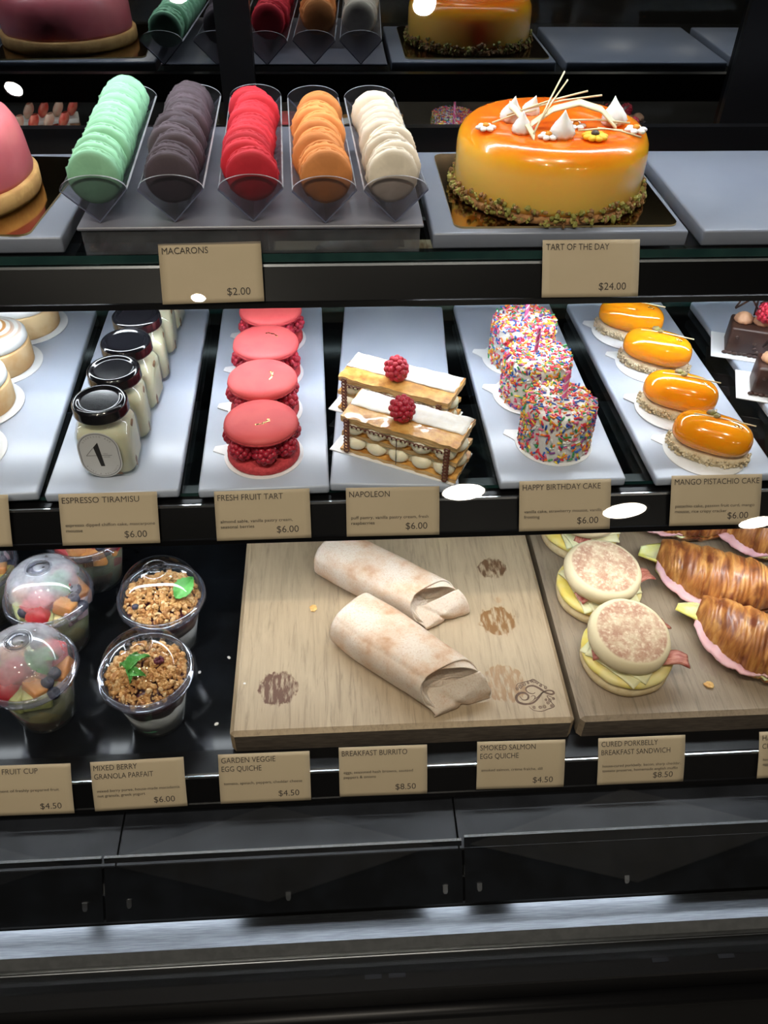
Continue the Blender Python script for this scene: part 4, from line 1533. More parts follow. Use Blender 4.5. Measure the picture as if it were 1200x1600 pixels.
def lemon_tart():
    t = thing('lemon_meringue_tart', 'x', 'tart', group='lemon meringue tarts')
    R = 0.039
    b = BM()
    lathe(b, [(0, 0), (R * 0.97, 0), (R, 0.002), (R * 1.02, 0.026), (R * 1.0, 0.028), (R * 0.93, 0.0275), (0, 0.026)], 64)
    obj('tart_shell', b, M_tartshell, t)
    b = BM()
    lathe(b, [(0, 0.0272), (R * 0.93, 0.0275), (R * 0.99, 0.030), (R * 0.98, 0.036), (R * 0.88, 0.040), (R * 0.66, 0.0425), (R * 0.60, 0.044), (R * 0.45, 0.0455), (R * 0.38, 0.0470), (R * 0.2, 0.048), (0, 0.0485)], 64,
          wob=lambda a, r, z: (r, z + (0.0012 * math.sin(a + r * 500) if z > 0.039 else 0)))
    obj('meringue_swirl', b, M_torch, t)
    b = BM()
    lathe(b, [(0, 0.0485), (0.010, 0.0485), (0.0108, 0.0492), (0.010, 0.0500), (0, 0.0500)], 32, M=T(0.004, -0.004, 0, 0, 0, 0))
    obj('citrus_slice', b, M_lime, t)
    return t


ltp = lemon_tart()
for k, (x, y, lab) in enumerate(((-0.3695, 0.655, 'frontmost lemon tart, only its card showing at the left edge'), (-0.3730, 0.735, 'second lemon meringue tart from the front at the left edge'), (-0.3735, 0.815, 'third lemon meringue tart with a citrus slice on top'), (-0.3640, 0.898, 'rearmost lemon meringue tart, cut by the upper rail'))):
    o = ltp if k == 0 else dup(ltp, (0, 0, 0))
    o.location = (x, y, ZC + 0.0009 * (k % 2))
    o.rotation_euler = (0, 0, k * 1.3)
    o['label'] = lab
    round_card(x, y, 0.0475, 0, 'round white card under the %s' % lab.split(',')[0].split(' with')[0], 0.9952 + 0.0009 * (k % 2), tab=False)

# ---------------------------------------------------------------- strawberry slices, seen in the mirror
M_whitec = mat('whipped_cream', (0.80, 0.77, 0.68), 0.5, (0.75, 0.72, 0.62), 80)
M_berry = mat('strawberry_red', (0.62, 0.04, 0.03), 0.4, (0.70, 0.20, 0.12), 90)
M_berryin = mat('strawberry_flesh', (0.78, 0.42, 0.30), 0.45, (0.82, 0.62, 0.45), 90)


def straw_slice():
    t = thing('strawberry_slice', 'x', 'cake', group='strawberry cake slices')
    for k, (z, h, m_, nm) in enumerate(((0.005, 0.010, M_sponge, 'sponge_layer'), (0.0145, 0.009, M_whitec, 'cream_layer'), (0.024, 0.010, M_sponge, 'sponge_layer'), (0.033, 0.008, M_whitec, 'cream_layer'))):
        b = BM()
        box(b, (0, 0, z), (0.095, 0.040, h), bev=0.0012)
        obj(nm, b, m_, t)
    for k in range(4):
        b = BM()
        def fn(u, v):
            a = v * 2 * PI
            r = 0.014 * math.sin(PI * min(1, u * 0.75 + 0.02)) ** 0.8 * (1.1 - 0.4 * u)
            return (0.6 * r * math.cos(a) + 0.010 * u, r * math.sin(a), 0.036 + 0.026 * u)
        grid(b, fn, 14, 16, wrapv=True, M=T(-0.036 + k * 0.024, 0.0, 0, 0, 0, 0.5))
        bmesh.ops.remove_doubles(b, verts=b.verts, dist=1e-5)
        obj('strawberry_half', b, M_berry if k % 2 else M_berryin, t)
    return t


ssp = straw_slice()
for k, (y, lab) in enumerate(((0.625, 'strawberry cream slice seen in the mirror, nearest the glass front'), (0.690, 'strawberry cream slice seen in the mirror, second from the glass front'),
                              (0.755, 'strawberry cream slice seen in the mirror, third from the glass front'), (0.820, 'strawberry cream slice seen in the mirror, nearest the mirror'))):
    o = ssp if k == 0 else dup(ssp, (0, 0, 0))
    o.location = (-0.480, y, ZC + 0.0003)
    o.rotation_euler = (0, 0, rad(-14))
    o['label'] = lab
    rect_card(-0.480, y, 0.110, 0.050, rad(-14), 'white card under a strawberry slice, %s' % lab.split(', ')[1])

# ---------------------------------------------------------------- clear cups: parfaits and fruit cups
M_cup = clear('clear_cup_plastic', (0.95, 0.96, 0.96), 0.075, 0.03, fog=0.035)
M_rimp = clear('cup_rim_plastic', (0.86, 0.87, 0.92), 0.12, 0.06, fog=0.12, fogcol=(0.6, 0.62, 0.75))
M_lidc = clear('clear_dome_lid', (0.975, 0.98, 0.985), 0.05, 0.03)
M_fog = clear('fogged_dome_lid', (0.97, 0.975, 0.98), 0.05, 0.06, fog=0.62, fogcol=(0.72, 0.75, 0.82), fog_ramp=(0.084, 0.114))
M_yog = mat('greek_yogurt', (0.72, 0.73, 0.74), 0.45, (0.68, 0.69, 0.70), 30)
M_puree = mat('dark_berry_puree', (0.075, 0.010, 0.022), 0.35, (0.13, 0.016, 0.035), 120)
M_gran1 = mat('granola_gold', (0.52, 0.26, 0.085), 0.6, (0.62, 0.36, 0.14), 150)
M_gran2 = mat('granola_brown', (0.36, 0.15, 0.045), 0.6, (0.50, 0.26, 0.09), 150)
M_gran3 = mat('macadamia', (0.72, 0.52, 0.28), 0.55, (0.64, 0.40, 0.18), 150)
M_mint = mat('mint_leaf', (0.075, 0.30, 0.055), 0.45, (0.12, 0.40, 0.09), 70, bmp=(260, 0.3))
M_blue = mat('blueberry', (0.020, 0.022, 0.045), 0.5, (0.05, 0.05, 0.085), 90)
M_greenink = mat('green_cup_print', (0.10, 0.32, 0.18), 0.5)


def leaf(bm, M, L=0.026, Wd=0.013):
    def fn(u, v):
        wv = Wd * math.sin(PI * u ** 0.75) * (1 + 0.06 * math.sin(u * 40)) if u < 1 else 0
        s = (v - 0.5)
        return (u * L, s * wv, 0.006 * math.sin(PI * u) + 0.004 * abs(s) * 2 - 0.0012 * math.cos(u * 34 + abs(s) * 8) * abs(s))
    grid(bm, fn, 22, 8, thick=0.0004, M=M)


RIMZ, BR, TR = 0.080, 0.0285, 0.0420


def cup_shell(t, lidm, embossed):
    b = BM()
    lathe(b, [(0, 0.003), (BR * 0.8, 0.003), (BR * 0.9, 0.0), (BR * 0.98, 0.001), (BR, 0.004), (TR, RIMZ - 0.002), (TR - 0.0006, RIMZ - 0.002), (BR - 0.0006, 0.0045), (BR * 0.8, 0.0036), (0, 0.0036)], 64)
    obj('cup_body', b, M_cup, t)
    b = BM()
    lathe(b, [(TR, RIMZ - 0.006), (TR + 0.0045, RIMZ - 0.0075), (TR + 0.0055, RIMZ - 0.007), (TR + 0.0050, RIMZ), (TR + 0.0038, RIMZ + 0.0022), (TR + 0.0015, RIMZ + 0.0015), (TR + 0.0005, RIMZ - 0.001)], 96,
          wob=lambda a, r, z: (r * (1 + (0.006 * (1 if math.sin(a * 60) > 0 else 0) if z < RIMZ - 0.0065 else 0)), z))
    obj('lid_rim', b, M_rimp, t)
    b = BM()
    P = []
    for k in range(15):
        a = PI / 2 * k / 14
        P.append(((TR + 0.001) * math.cos(a) ** 0.75 if k < 14 else 0.0, RIMZ + 0.001 + 0.038 * math.sin(a)))
    P = P[:-1] + [(0.012, RIMZ + 0.0392), (0, RIMZ + 0.0393)]
    lathe(b, P, 64)
    d = obj('dome_lid', b, lidm, t)
    b = BM()
    zt = RIMZ + 0.0396
    lathe(b, [(0.0128, zt), (0.0134, zt + 0.0007), (0.0140, zt)], 48)
    if embossed:
        lathe(b, [(0.0116, zt), (0.0112, zt + 0.0005), (0.0108, zt)], 48)
        pts = [(0.0075 * math.cos(rad(40 + k * 14)), 0.0075 * math.sin(rad(40 + k * 14)), zt + 0.0004) for k in range(20)]
        tube(b, pts, [0.0004 + 0.0021 * math.sin(PI * (k + 0.5) / 20) for k in range(20)], 8, flat=0.3)
    obj('embossed_ring', b, M_rimp, d)


def print_mark(t, z, a0):
    b = BM()
    r = BR + (TR - BR) * (z - 0.004) / (RIMZ - 0.006) + 0.0003
    s = 'GREENWARE'
    for k, ch in enumerate(s):
        a = a0 + (k - 4) * 0.045
        add_bm(b, textbm(ch, None, 0.0014, 'CENTER'), Matrix.Translation((r * math.cos(a), r * math.sin(a), z)) @ Matrix.Rotation(a + PI / 2, 4, 'Z') @ Matrix.Rotation(PI / 2 - 0.17, 4, 'X'))
    def fn(u, v):
        a = a0 + 0.04 + u * 0.26
        zz = z + 0.0022 + 0.0026 * (v - 0.5) * math.sin(PI * u) + 0.001 * math.sin(PI * u)
        q = BR + (TR - BR) * (zz - 0.004) / (RIMZ - 0.006) + 0.0003
        return (q * math.cos(a), q * math.sin(a), zz)
    grid(b, fn, 8, 2)
    obj('green_print', b, M_greenink, t, smooth=False)


def rz_at(z):
    return BR + (TR - BR) * (z - 0.004) / (RIMZ - 0.006)


def parfait(lab, x, y, seed, whole_leaf):
    t = thing('granola_parfait', lab, 'parfait cup', (x, y, 0.7452), group='granola parfaits in domed cups')
    cup_shell(t, M_lidc, False)
    e = 0.0010
    b = BM()
    lathe(b, [(0, 0.0042), (rz_at(0.0042) - e, 0.0048), (rz_at(0.044) - e, 0.044), (0, 0.044)], 64, wob=lambda a, r, z: (r, z + (0.0022 * noise.noise(Vector((math.cos(a) * 3, math.sin(a) * 3, seed))) if z > 0.035 else 0)))
    obj('yogurt', b, M_yog, t)
    b = BM()
    lathe(b, [(0, 0.0408), (rz_at(0.041) - e * 0.8, 0.0412), (rz_at(0.070) - e, 0.070), (0, 0.072)], 64, wob=lambda a, r, z: (r, z + (0.0030 * noise.noise(Vector((math.cos(a) * 3, math.sin(a) * 3, seed))) if z < 0.06 else 0)))
    obj('berry_puree', b, M_puree, t)
    b = BM()
    rr = random.Random(seed)
    for k in range(900):
        a, q = rr.uniform(0, 2 * PI), 0.0395 * math.sqrt(rr.random())
        hh = 0.073 + 0.011 * (1 - (q / 0.040) ** 2) + 0.0055 * noise.noise(Vector((q * math.cos(a) * 70, q * math.sin(a) * 70, seed))) + rr.uniform(-0.0015, 0.002)
        s = rr.choice([0.0014, 0.0018, 0.0024, 0.0032])
        ico(b, s * rr.uniform(.8, 1.4), s, s * rr.uniform(.6, 1), 1, rr.choice([0, 0, 0, 1, 1, 2]), T(q * math.cos(a), q * math.sin(a), hh, rr.uniform(0, 3), rr.uniform(0, 3), rr.uniform(0, 3)), amp=0.55, freq=1.4, seed=k)
    o = obj('granola_topping', b, [M_gran1, M_gran2, M_gran3], t, smooth=False)
    o['kind'] = 'stuff'
    if whole_leaf:
        b = BM()
        leaf(b, T(0.018, -0.014, 0.086, 0.35, -0.1, 1.05), 0.032, 0.020)
        obj('mint_leaf', b, M_mint, t)
        b = BM()
        ico(b, 0.004, 0.0035, 0.003, 2, 0, T(-0.024, -0.019, 0.083), amp=0.3, freq=2)
        obj('dark_berry', b, M_blue, t)
    else:
        for k, (aa, l) in enumerate(((0.6, 0.026), (1.25, 0.022), (-0.2, 0.018), (2.4, 0.013), (-1.3, 0.013))):
            b = BM()
            leaf(b, T(-0.014, -0.010, 0.088, rnd.uniform(-.4, .4), -0.25 if k < 2 else 0.1, aa), l, l * 0.52)
            obj('mint_leaf', b, M_mint, t)
        b = BM()
        for k in range(14):
            a = k * 2.4
            ico(b, 0.0022, 0.0022, 0.0022, 1, 0, T(0.014 + 0.0035 * math.cos(a), 0.004 + 0.003 * math.sin(a), 0.087 + 0.0012 * (k % 3)))
        obj('blackberry', b, M_puree, t)
    print_mark(t, 0.014, rad(-96))
    return t


parfait('front granola parfait cup with a mint sprig under its dome', -0.1970, 0.5170, 21, False)
parfait('rear granola parfait cup with one large mint leaf under its dome', -0.1955, 0.6170, 33, True)

FR = {n: mat('fruit_' + n, c, 0.38, c2, 45, sss=0.25) for n, c, c2 in (('melon', (0.62, 0.25, 0.075), (0.72, 0.34, 0.12)), ('honeydew', (0.42, 0.46, 0.18), (0.55, 0.56, 0.28)), ('watermelon', (0.60, 0.05, 0.07), (0.68, 0.12, 0.12)),
                                                             ('strawberry', (0.50, 0.02, 0.03), (0.62, 0.06, 0.05)), ('pineapple', (0.66, 0.50, 0.08), (0.72, 0.60, 0.20)), ('dragonfruit', (0.70, 0.45, 0.50), (0.74, 0.56, 0.58)))}


m, nt, bs, out = _new('diced_fruit_mix')
v = coords(nt, (1, 1, 0.8))
vo = nt.nodes.new('ShaderNodeTexVoronoi')
vo.inputs['Scale'].default_value = 52.0
nt.links.new(v, vo.inputs['Vector'])
sx_ = nt.nodes.new('ShaderNodeSeparateColor')
nt.links.new(vo.outputs['Color'], sx_.inputs[0])
rc = nt.nodes.new('ShaderNodeValToRGB')
rc.color_ramp.interpolation = 'CONSTANT'
el = rc.color_ramp.elements
el[0].position, el[0].color = 0.0, rgba((0.64, 0.66, 0.34))
el[1].position, el[1].color = 0.30, rgba((0.86, 0.44, 0.18))
for p_, c_ in ((0.45, (0.70, 0.71, 0.42)), (0.62, (0.85, 0.72, 0.26)), (0.74, (0.88, 0.64, 0.68)), (0.86, (0.72, 0.12, 0.12)), (0.92, (0.74, 0.74, 0.48))):
    e_ = el.new(p_)
    e_.color = rgba(c_)
nt.links.new(sx_.outputs[0], rc.inputs['Fac'])
cf = mix(nt, math_(nt, 'MULTIPLY', ntex(nt, v, 130.0, 3.0), 0.55), rc.outputs['Color'], (0.85, 0.80, 0.62))
nt.links.new(cf, bs.inputs['Base Color'])
bs.inputs['Roughness'].default_value = 0.3
bs.inputs['Subsurface Weight'].default_value = 0.2
bs.inputs['Subsurface Radius'].default_value = (0.004, 0.003, 0.002)
bump(nt, bs, vo.outputs['Distance'], 0.5, 0.003)
M_fruitmix = m


def chunk(t, nm, kind, M, s):
    b = BM()
    box(b, (0, 0, 0), s, bev=min(s) * 0.16, seg=2)
    for v in b.verts:
        v.co *= 1 + 0.14 * noise.noise(v.co * 60 + Vector((M[0][3] * 300, M[1][3] * 300, 0)))
    _tf(b.verts, M)
    obj(nm, b, FR[kind], t, smooth=True, angle=50)


def fruit_cup(lab, x, y, seed, rz=0.0):
    t = thing('fruit_cup', lab, 'fruit cup', (x, y, 0.7452), (0, 0, rz), group='fruit cups with fogged domes')
    cup_shell(t, M_fog, True)
    rr = random.Random(seed)
    kinds = ['honeydew', 'honeydew', 'melon', 'pineapple', 'dragonfruit', 'melon', 'honeydew', 'watermelon']
    b = BM()
    lathe(b, [(0, 0.0042), (rz_at(0.0042) - 0.0016, 0.0050), (rz_at(0.03) - 0.0012, 0.03), (rz_at(0.066) - 0.0014, 0.066), (0, 0.070)], 64)
    obj('fruit_filling', b, M_fruitmix, t)
    # upper chunks pressed against the wall
    for layer, (z, n) in enumerate(((0.064, 6),)):
        for k in range(n):
            a = 2 * PI * k / n + layer * 0.6 + rr.uniform(-.15, .15)
            s = (0.021, 0.026 if n < 6 else 0.028, 0.020)
            q = rz_at(z) - 0.0118
            kd = kinds[(k * 3 + layer * 5 + seed) % 8]
            chunk(t, kd + '_chunk', kd, T(q * math.cos(a), q * math.sin(a), z, rr.uniform(-.2, .2), rr.uniform(-.2, .2), a + rr.uniform(-.25, .25)), s)
    # top pile
    chunk(t, 'watermelon_chunk', 'watermelon', T(-0.012, -0.010, 0.079, 0.3, -0.35, 0.4), (0.030, 0.024, 0.020))
    chunk(t, 'watermelon_chunk', 'watermelon', T(0.020, 0.014, 0.082, -0.2, 0.3, 1.0), (0.022, 0.022, 0.018))
    chunk(t, 'melon_chunk', 'melon', T(0.010, -0.024, 0.074, 0.3, 0.2, 0.9), (0.016, 0.022, 0.016))
    chunk(t, 'melon_chunk', 'melon', T(-0.020, 0.016, 0.076, 0.2, 0.2, 0.3), (0.024, 0.018, 0.018))
    b = BM()
    ico(b, 0.013, 0.015, 0.017, 3, 0, T(-0.018, -0.022, 0.070), amp=0.1, freq=2)
    obj('strawberry', b, FR['strawberry'], t)
    for (px, py, pz) in ((0.022, -0.020, 0.077), (0.027, -0.010, 0.079), (-0.029, -0.012, 0.077), (0.004, 0.022, 0.086), (0.027, -0.026, 0.068)):
        b = BM()
        lathe(b, [(0, -0.0062), (0.004, -0.0050), (0.0066, 0), (0.0052, 0.0044), (0.0034, 0.0058), (0.0030, 0.0050), (0, 0.0046)], 24, M=T(px, py, pz, rr.uniform(-.8, .8), rr.uniform(-.8, .8), 0))
        obj('blueberry', b, M_blue, t)
    for (px, py, pz, ry, az, l) in ((0.000, 0.004, 0.098, 0.75, -0.55, 0.034), (0.006, 0.000, 0.096, 0.55, 0.2, 0.026)):
        b = BM()
        leaf(b, T(px, py, pz, 0.3, ry, az), l, 0.015)
        obj('mint_leaf', b, M_mint, t)
    return t


fruit_cup('front fruit cup with fogged dome, berries and mint, at the left edge', -0.3135, 0.527, 2)
fruit_cup('second fruit cup with fogged dome, behind the front one', -0.3180, 0.625, 5, 0.5)
fruit_cup('rear fruit cup showing pink fruit, cut by the middle rail', -0.2975, 0.722, 9, 1.9)
fruit_cup('fruit cup at the far left edge, behind the second cup', -0.4120, 0.672, 12, 1.0)

# ---------------------------------------------------------------- burritos
m, nt, bs, out = _new('toasted_tortilla')
v = coords(nt)
sp1 = ntex(nt, v, 520.0, 5.0, 0.8)
c = ramp(nt, ntex(nt, v, 26.0, 4.0, 0.6), [(0.28, (0.42, 0.22, 0.11)), (0.41, (0.56, 0.40, 0.28)), (0.56, (0.62, 0.52, 0.42))])
c = mix(nt, math_(nt, 'MULTIPLY', math_(nt, 'SUBTRACT', sp1, 0.5), 3.6, True), c, (0.40, 0.21, 0.12))
nt.links.new(c, bs.inputs['Base Color'])
bs.inputs['Roughness'].default_value = 0.75
bs.inputs['Subsurface Weight'].default_value = 0.1
bs.inputs['Subsurface Radius'].default_value = (0.004, 0.002, 0.001)
bump(nt, bs, ntex(nt, v, 300.0, 4.0), 0.25, 0.0006)
M_tort = m


def burrito(lab, loc, rz, L, hw, hh, seed, flip=1):
    t = thing('burrito', lab, 'burrito', loc, (0, 0, rz), group='breakfast burritos')

    def sec(th, k, kz, x):
        c_, s_ = math.cos(th), math.sin(th)
        n = 3.0
        f = (abs(c_) ** n + abs(s_) ** n) ** (-1 / n)
        # overlap of the rolled edge along the upper near side
        step = 0.0016 if (th % (2 * PI)) < rad(128) else 0.0
        w1 = 1 + 0.035 * noise.noise(Vector((x * 22, c_ * 1.2, s_ * 1.2 + seed)))
        return (f * c_ * (hw * k * w1 + step), hh + f * s_ * (hh * kz * w1 + step * 0.6))

    def body(u, v):
        x = -L / 2 + u * L
        k = 1.0
        if u < 0.06:
            q = 1 - u / 0.06
            k = max(0.0, 1 - q ** 4.5) ** 0.5
        kk = 0.90 + 0.10 * math.sin(PI * min(1, u * 1.3))
        y, z = sec(v * 2 * PI, max(k, 0.012) * kk, max(k, 0.012) * (0.92 + 0.08 * math.sin(PI * u)), x)
        # slanted mouth
        ex = 0.0
        if u > 0.80:
            ex = (u - 0.80) / 0.20 * (0.012 * (y / hw) * flip + 0.010 * (hh - z) / hh)
        return (x + ex, y, max(z, 0.0002))
    b = BM()
    grid(b, body, 64, 72, wrapv=True)
    bmesh.ops.remove_doubles(b, verts=b.verts, dist=1e-6)
    o = obj('tortilla_wrap', b, M_tort, t)
    md = o.modifiers.new('thickness', 'SOLIDIFY')
    md.thickness = 0.0016
    md.offset = -1

    # the tucked end: the inner tortilla sticks out of the sleeve, longest on the far side, hollow on top
    def mouth(y, z):
        return L / 2 + 0.012 * (y / hw) * flip + 0.010 * (hh - z) / hh

    def endcap(u, v):
        th = v * 2 * PI
        y, z = sec(th, 0.90, 0.90, L / 2)
        far = max(0.0, math.cos(th - 0.25)) ** 1.5
        low = max(0.0, -math.sin(th + 0.35)) ** 1.2
        ext = 0.017 * far + 0.013 * low - 0.004
        if u < 0.4:
            q = u / 0.4
            sq_ = 1 - 0.14 * q
            yy, zz = y * sq_, hh * 0.8 + (z - hh * 0.8) * sq_
            x = mouth(yy, zz) - 0.006 + q * (ext + 0.006)
        else:
            q = (u - 0.4) / 0.6
            sq_ = 0.86 * (1 - q)
            cy, cz = hw * 0.18, hh * 0.62
            yy = cy * q + y * sq_
            zz = hh * 0.8 * (1 - q) + cz * q + (z - hh * 0.8) * sq_
            x = mouth(yy, zz) + ext * (1 - q) - 0.020 * math.sin(PI * 0.5 * min(1, q * 1.4))
        x += 0.0016 * noise.noise(Vector((u * 5, math.cos(th) * 2, math.sin(th) * 2 + seed)))
        return (x, yy, max(zz, 0.0006))
    b = BM()
    grid(b, endcap, 36, 90, wrapv=True)
    bmesh.ops.remove_doubles(b, verts=b.verts, dist=1e-6)
    obj('tucked_end', b, M_tort, t)

    # a creased flap folded up across the lower half of the mouth, its corner poking out on the far side
    def flap(u, v):
        y = (-0.80 + 1.62 * v) * hw
        top = hh * (0.55 + 0.75 * v)
        z = 0.003 + u * top
        x = mouth(y, z) + 0.004 + 0.010 * v ** 1.5 + 0.004 * math.sin(PI * u)
        d = (u - 0.25 - 0.6 * v)
        x -= 0.013 * max(0.0, d) * 1.6
        x -= 0.004 * math.exp(-((v - 0.55 + 0.3 * u) / 0.07) ** 2)
        x += 0.0012 * noise.noise(Vector((u * 4, v * 4, seed)))
        return (x, y, z)
    b = BM()
    grid(b, flap, 26, 30, thick=0.0015)
    obj('folded_flap', b, M_tort, t)
    return t


burrito('front burrito lying across the other, its tucked end facing right', (0.0560, 0.5480, 0.7803), rad(-44), 0.142, 0.0345, 0.0235, 1.0)
burrito('rear burrito half behind the front one and the middle rail', (0.0420, 0.6550, 0.7803), rad(-36), 0.150, 0.0310, 0.0225, 4.0)

# ---------------------------------------------------------------- muffin sandwiches
m, nt, bs, out = _new('english_muffin_crust')
tc = nt.nodes.new('ShaderNodeTexCoord')
sp = nt.nodes.new('ShaderNodeSeparateXYZ')
nt.links.new(tc.outputs['Object'], sp.inputs[0])
v = coords(nt)
ge = nt.nodes.new('ShaderNodeNewGeometry')
gx = nt.nodes.new('ShaderNodeSeparateXYZ')
nt.links.new(tc.outputs['Normal'], gx.inputs[0])
flat = math_(nt, 'MULTIPLY', math_(nt, 'SUBTRACT', gx.outputs['Z'], 0.90), 14.0, True)
nz = ntex(nt, v, 55.0, 7.0, 0.72)
nz2 = ntex(nt, v, 260.0, 4.0, 0.6)
toast = ramp(nt, nz, [(0.38, (0.55, 0.42, 0.27)), (0.50, (0.45, 0.27, 0.17)), (0.62, (0.36, 0.18, 0.115))])
toast = mix(nt, math_(nt, 'MULTIPLY', math_(nt, 'SUBTRACT', nz2, 0.48), 4.0, True), toast, (0.72, 0.58, 0.40))
c = mix(nt, flat, (0.64, 0.53, 0.33), toast)
nt.links.new(c, bs.inputs['Base Color'])
bs.inputs['Roughness'].default_value = 0.8
bump(nt, bs, nz2, 0.3, 0.0006)
M_muffin = m
M_mufside = mat('muffin_crumb', (0.66, 0.54, 0.32), 0.85, (0.58, 0.44, 0.24), 120, bmp=(300, 0.4))
M_egg = mat('egg_yellow', (0.74, 0.58, 0.12), 0.45, (0.72, 0.62, 0.28), 30, sss=0.2)
M_cheese = mat('pale_cheese', (0.74, 0.68, 0.40), 0.42, (0.72, 0.66, 0.38), 20, sss=0.2)
M_bacon = mat('bacon', (0.32, 0.07, 0.05), 0.4, (0.52, 0.22, 0.15), 110, stretch=(1, 4, 1))


def muffin(lab, x, y, rz, tilt, off, cheese_rot, bun_r=0.0440):
    t = thing('muffin_sandwich', lab, 'sandwich', (x, y, 0.7802), (0, 0, rz), group='porkbelly muffin sandwiches')
    R = 0.0475
    b = BM()
    lathe(b, [(0, 0), (R * 0.88, 0), (R * 0.97, 0.003), (R, 0.008), (R * 0.98, 0.013), (R * 0.92, 0.0155), (0, 0.016)], 72, wob=lambda a, r, z: (r * (1 + 0.02 * noise.noise(Vector((math.cos(a) * 2, math.sin(a) * 2, z * 60)))), z))
    obj('bottom_bun', b, M_mufside, t)
    b = BM()
    lathe(b, [(0, 0.016), (R * 0.93, 0.0160), (R * 1.00, 0.0172), (R * 1.015, 0.0200), (R * 0.99, 0.0235), (R * 0.90, 0.0250), (0, 0.0255)], 72,
          wob=lambda a, r, z: (r * (1 + 0.02 * noise.noise(Vector((math.cos(a) * 2.5, math.sin(a) * 2.5, 4)))), z + 0.0012 * noise.noise(Vector((math.cos(a) * 3, math.sin(a) * 3, 7)))))
    obj('egg_patty', b, M_egg, t)
    for k, (cx, cy, a) in enumerate(((0.0, 0.0, cheese_rot), (0.003, 0.003, cheese_rot + 0.22))):
        b = BM()
        hw = 0.0338

        def fn(u, v, hw=hw, k=k):
            px, py = (u - 0.5) * 2 * hw, (v - 0.5) * 2 * hw
            d = math.hypot(px, py)
            droop = max(0.0, d - 0.038)
            return (px, py, 0.0280 + k * 0.0022 - 0.38 * droop)
        grid(b, fn, 22, 22, thick=0.0016, M=T(cx - 0.004, cy - 0.004, 0, 0, 0, a))
        obj('cheese_slice', b, M_cheese, t)
    for k, (yy, a, l) in enumerate(((-0.016, -0.15, 0.100), (0.010, 0.45, 0.094))):
        b = BM()

        def fn(u, v, l=l, k=k):
            return ((u - 0.5) * l, (v - 0.5) * 0.018, 0.0335 + 0.0018 * math.sin(u * 16 + k) + 0.0008 * math.sin(v * 9) - 0.004 * max(0, abs(u - 0.5) - 0.38) * 8)
        grid(b, fn, 40, 6, thick=0.0014, M=T(0.008, yy, 0, 0, 0, a))
        obj('bacon_strip', b, M_bacon, t)
    b = BM()
    Rt = bun_r
    lathe(b, [(0, 0), (Rt * 0.86, 0), (Rt * 0.96, 0.0028), (Rt, 0.0085), (Rt * 0.985, 0.0135), (Rt * 0.93, 0.0178), (Rt * 0.82, 0.0200), (Rt * 0.5, 0.0210), (0, 0.0212)], 72,
          wob=lambda a, r, z: (r * (1 + 0.022 * noise.noise(Vector((math.cos(a) * 1.8, math.sin(a) * 1.8, z * 40 + 3)))), z + 0.0007 * noise.noise(Vector((r * 90 * math.cos(a), r * 90 * math.sin(a), 2)))))
    obj('top_bun', b, M_muffin, t, loc=(off[0], off[1], 0.0355), rot=tilt)
    return t


muffin('front muffin sandwich with tilted top bun, egg and bacon', 0.3020, 0.5360, 0.0, (rad(9), rad(5), 0), (-0.004, 0.002), 0.70)
muffin('middle muffin sandwich with cheese corner, behind the front one', 0.2960, 0.6310, 0.5, (rad(5), rad(-2), 0.6), (-0.002, 0.0), -0.30)
muffin('rear muffin sandwich, its top cut by the middle rail', 0.2980, 0.7310, 1.1, (rad(3), 0, 1.0), (0.0, 0.0), 0.6)

# ---------------------------------------------------------------- croissant sandwiches
m, nt, bs, out = _new('croissant_crust')
tc = nt.nodes.new('ShaderNodeTexCoord')
v = coords(nt, (1, 0.22, 0.22))
n1 = ntex(nt, v, 95.0, 5.0, 0.6, 0.6)
n2 = ntex(nt, coords(nt, (1, 0.5, 0.5)), 48.0, 4.0)
c = ramp(nt, n1, [(0.32, (0.13, 0.032, 0.010)), (0.46, (0.34, 0.115, 0.026)), (0.58, (0.52, 0.235, 0.060)), (0.74, (0.64, 0.37, 0.125))])
c = mix(nt, math_(nt, 'MULTIPLY', math_(nt, 'SUBTRACT', n2, 0.53), 9.0, True), c, (0.15, 0.032, 0.010))
nt.links.new(c, bs.inputs['Base Color'])
bs.inputs['Roughness'].default_value = 0.42
bs.inputs['Coat Weight'].default_value = 0.22
bump(nt, bs, n1, 0.7, 0.0016)
M_crois = m
M_ham = mat('pink_ham', (0.70, 0.36, 0.38), 0.45, (0.76, 0.46, 0.46), 30, sss=0.2)
M_eggf = mat('folded_egg', (0.74, 0.66, 0.16), 0.5, (0.76, 0.74, 0.40), 50, sss=0.2)


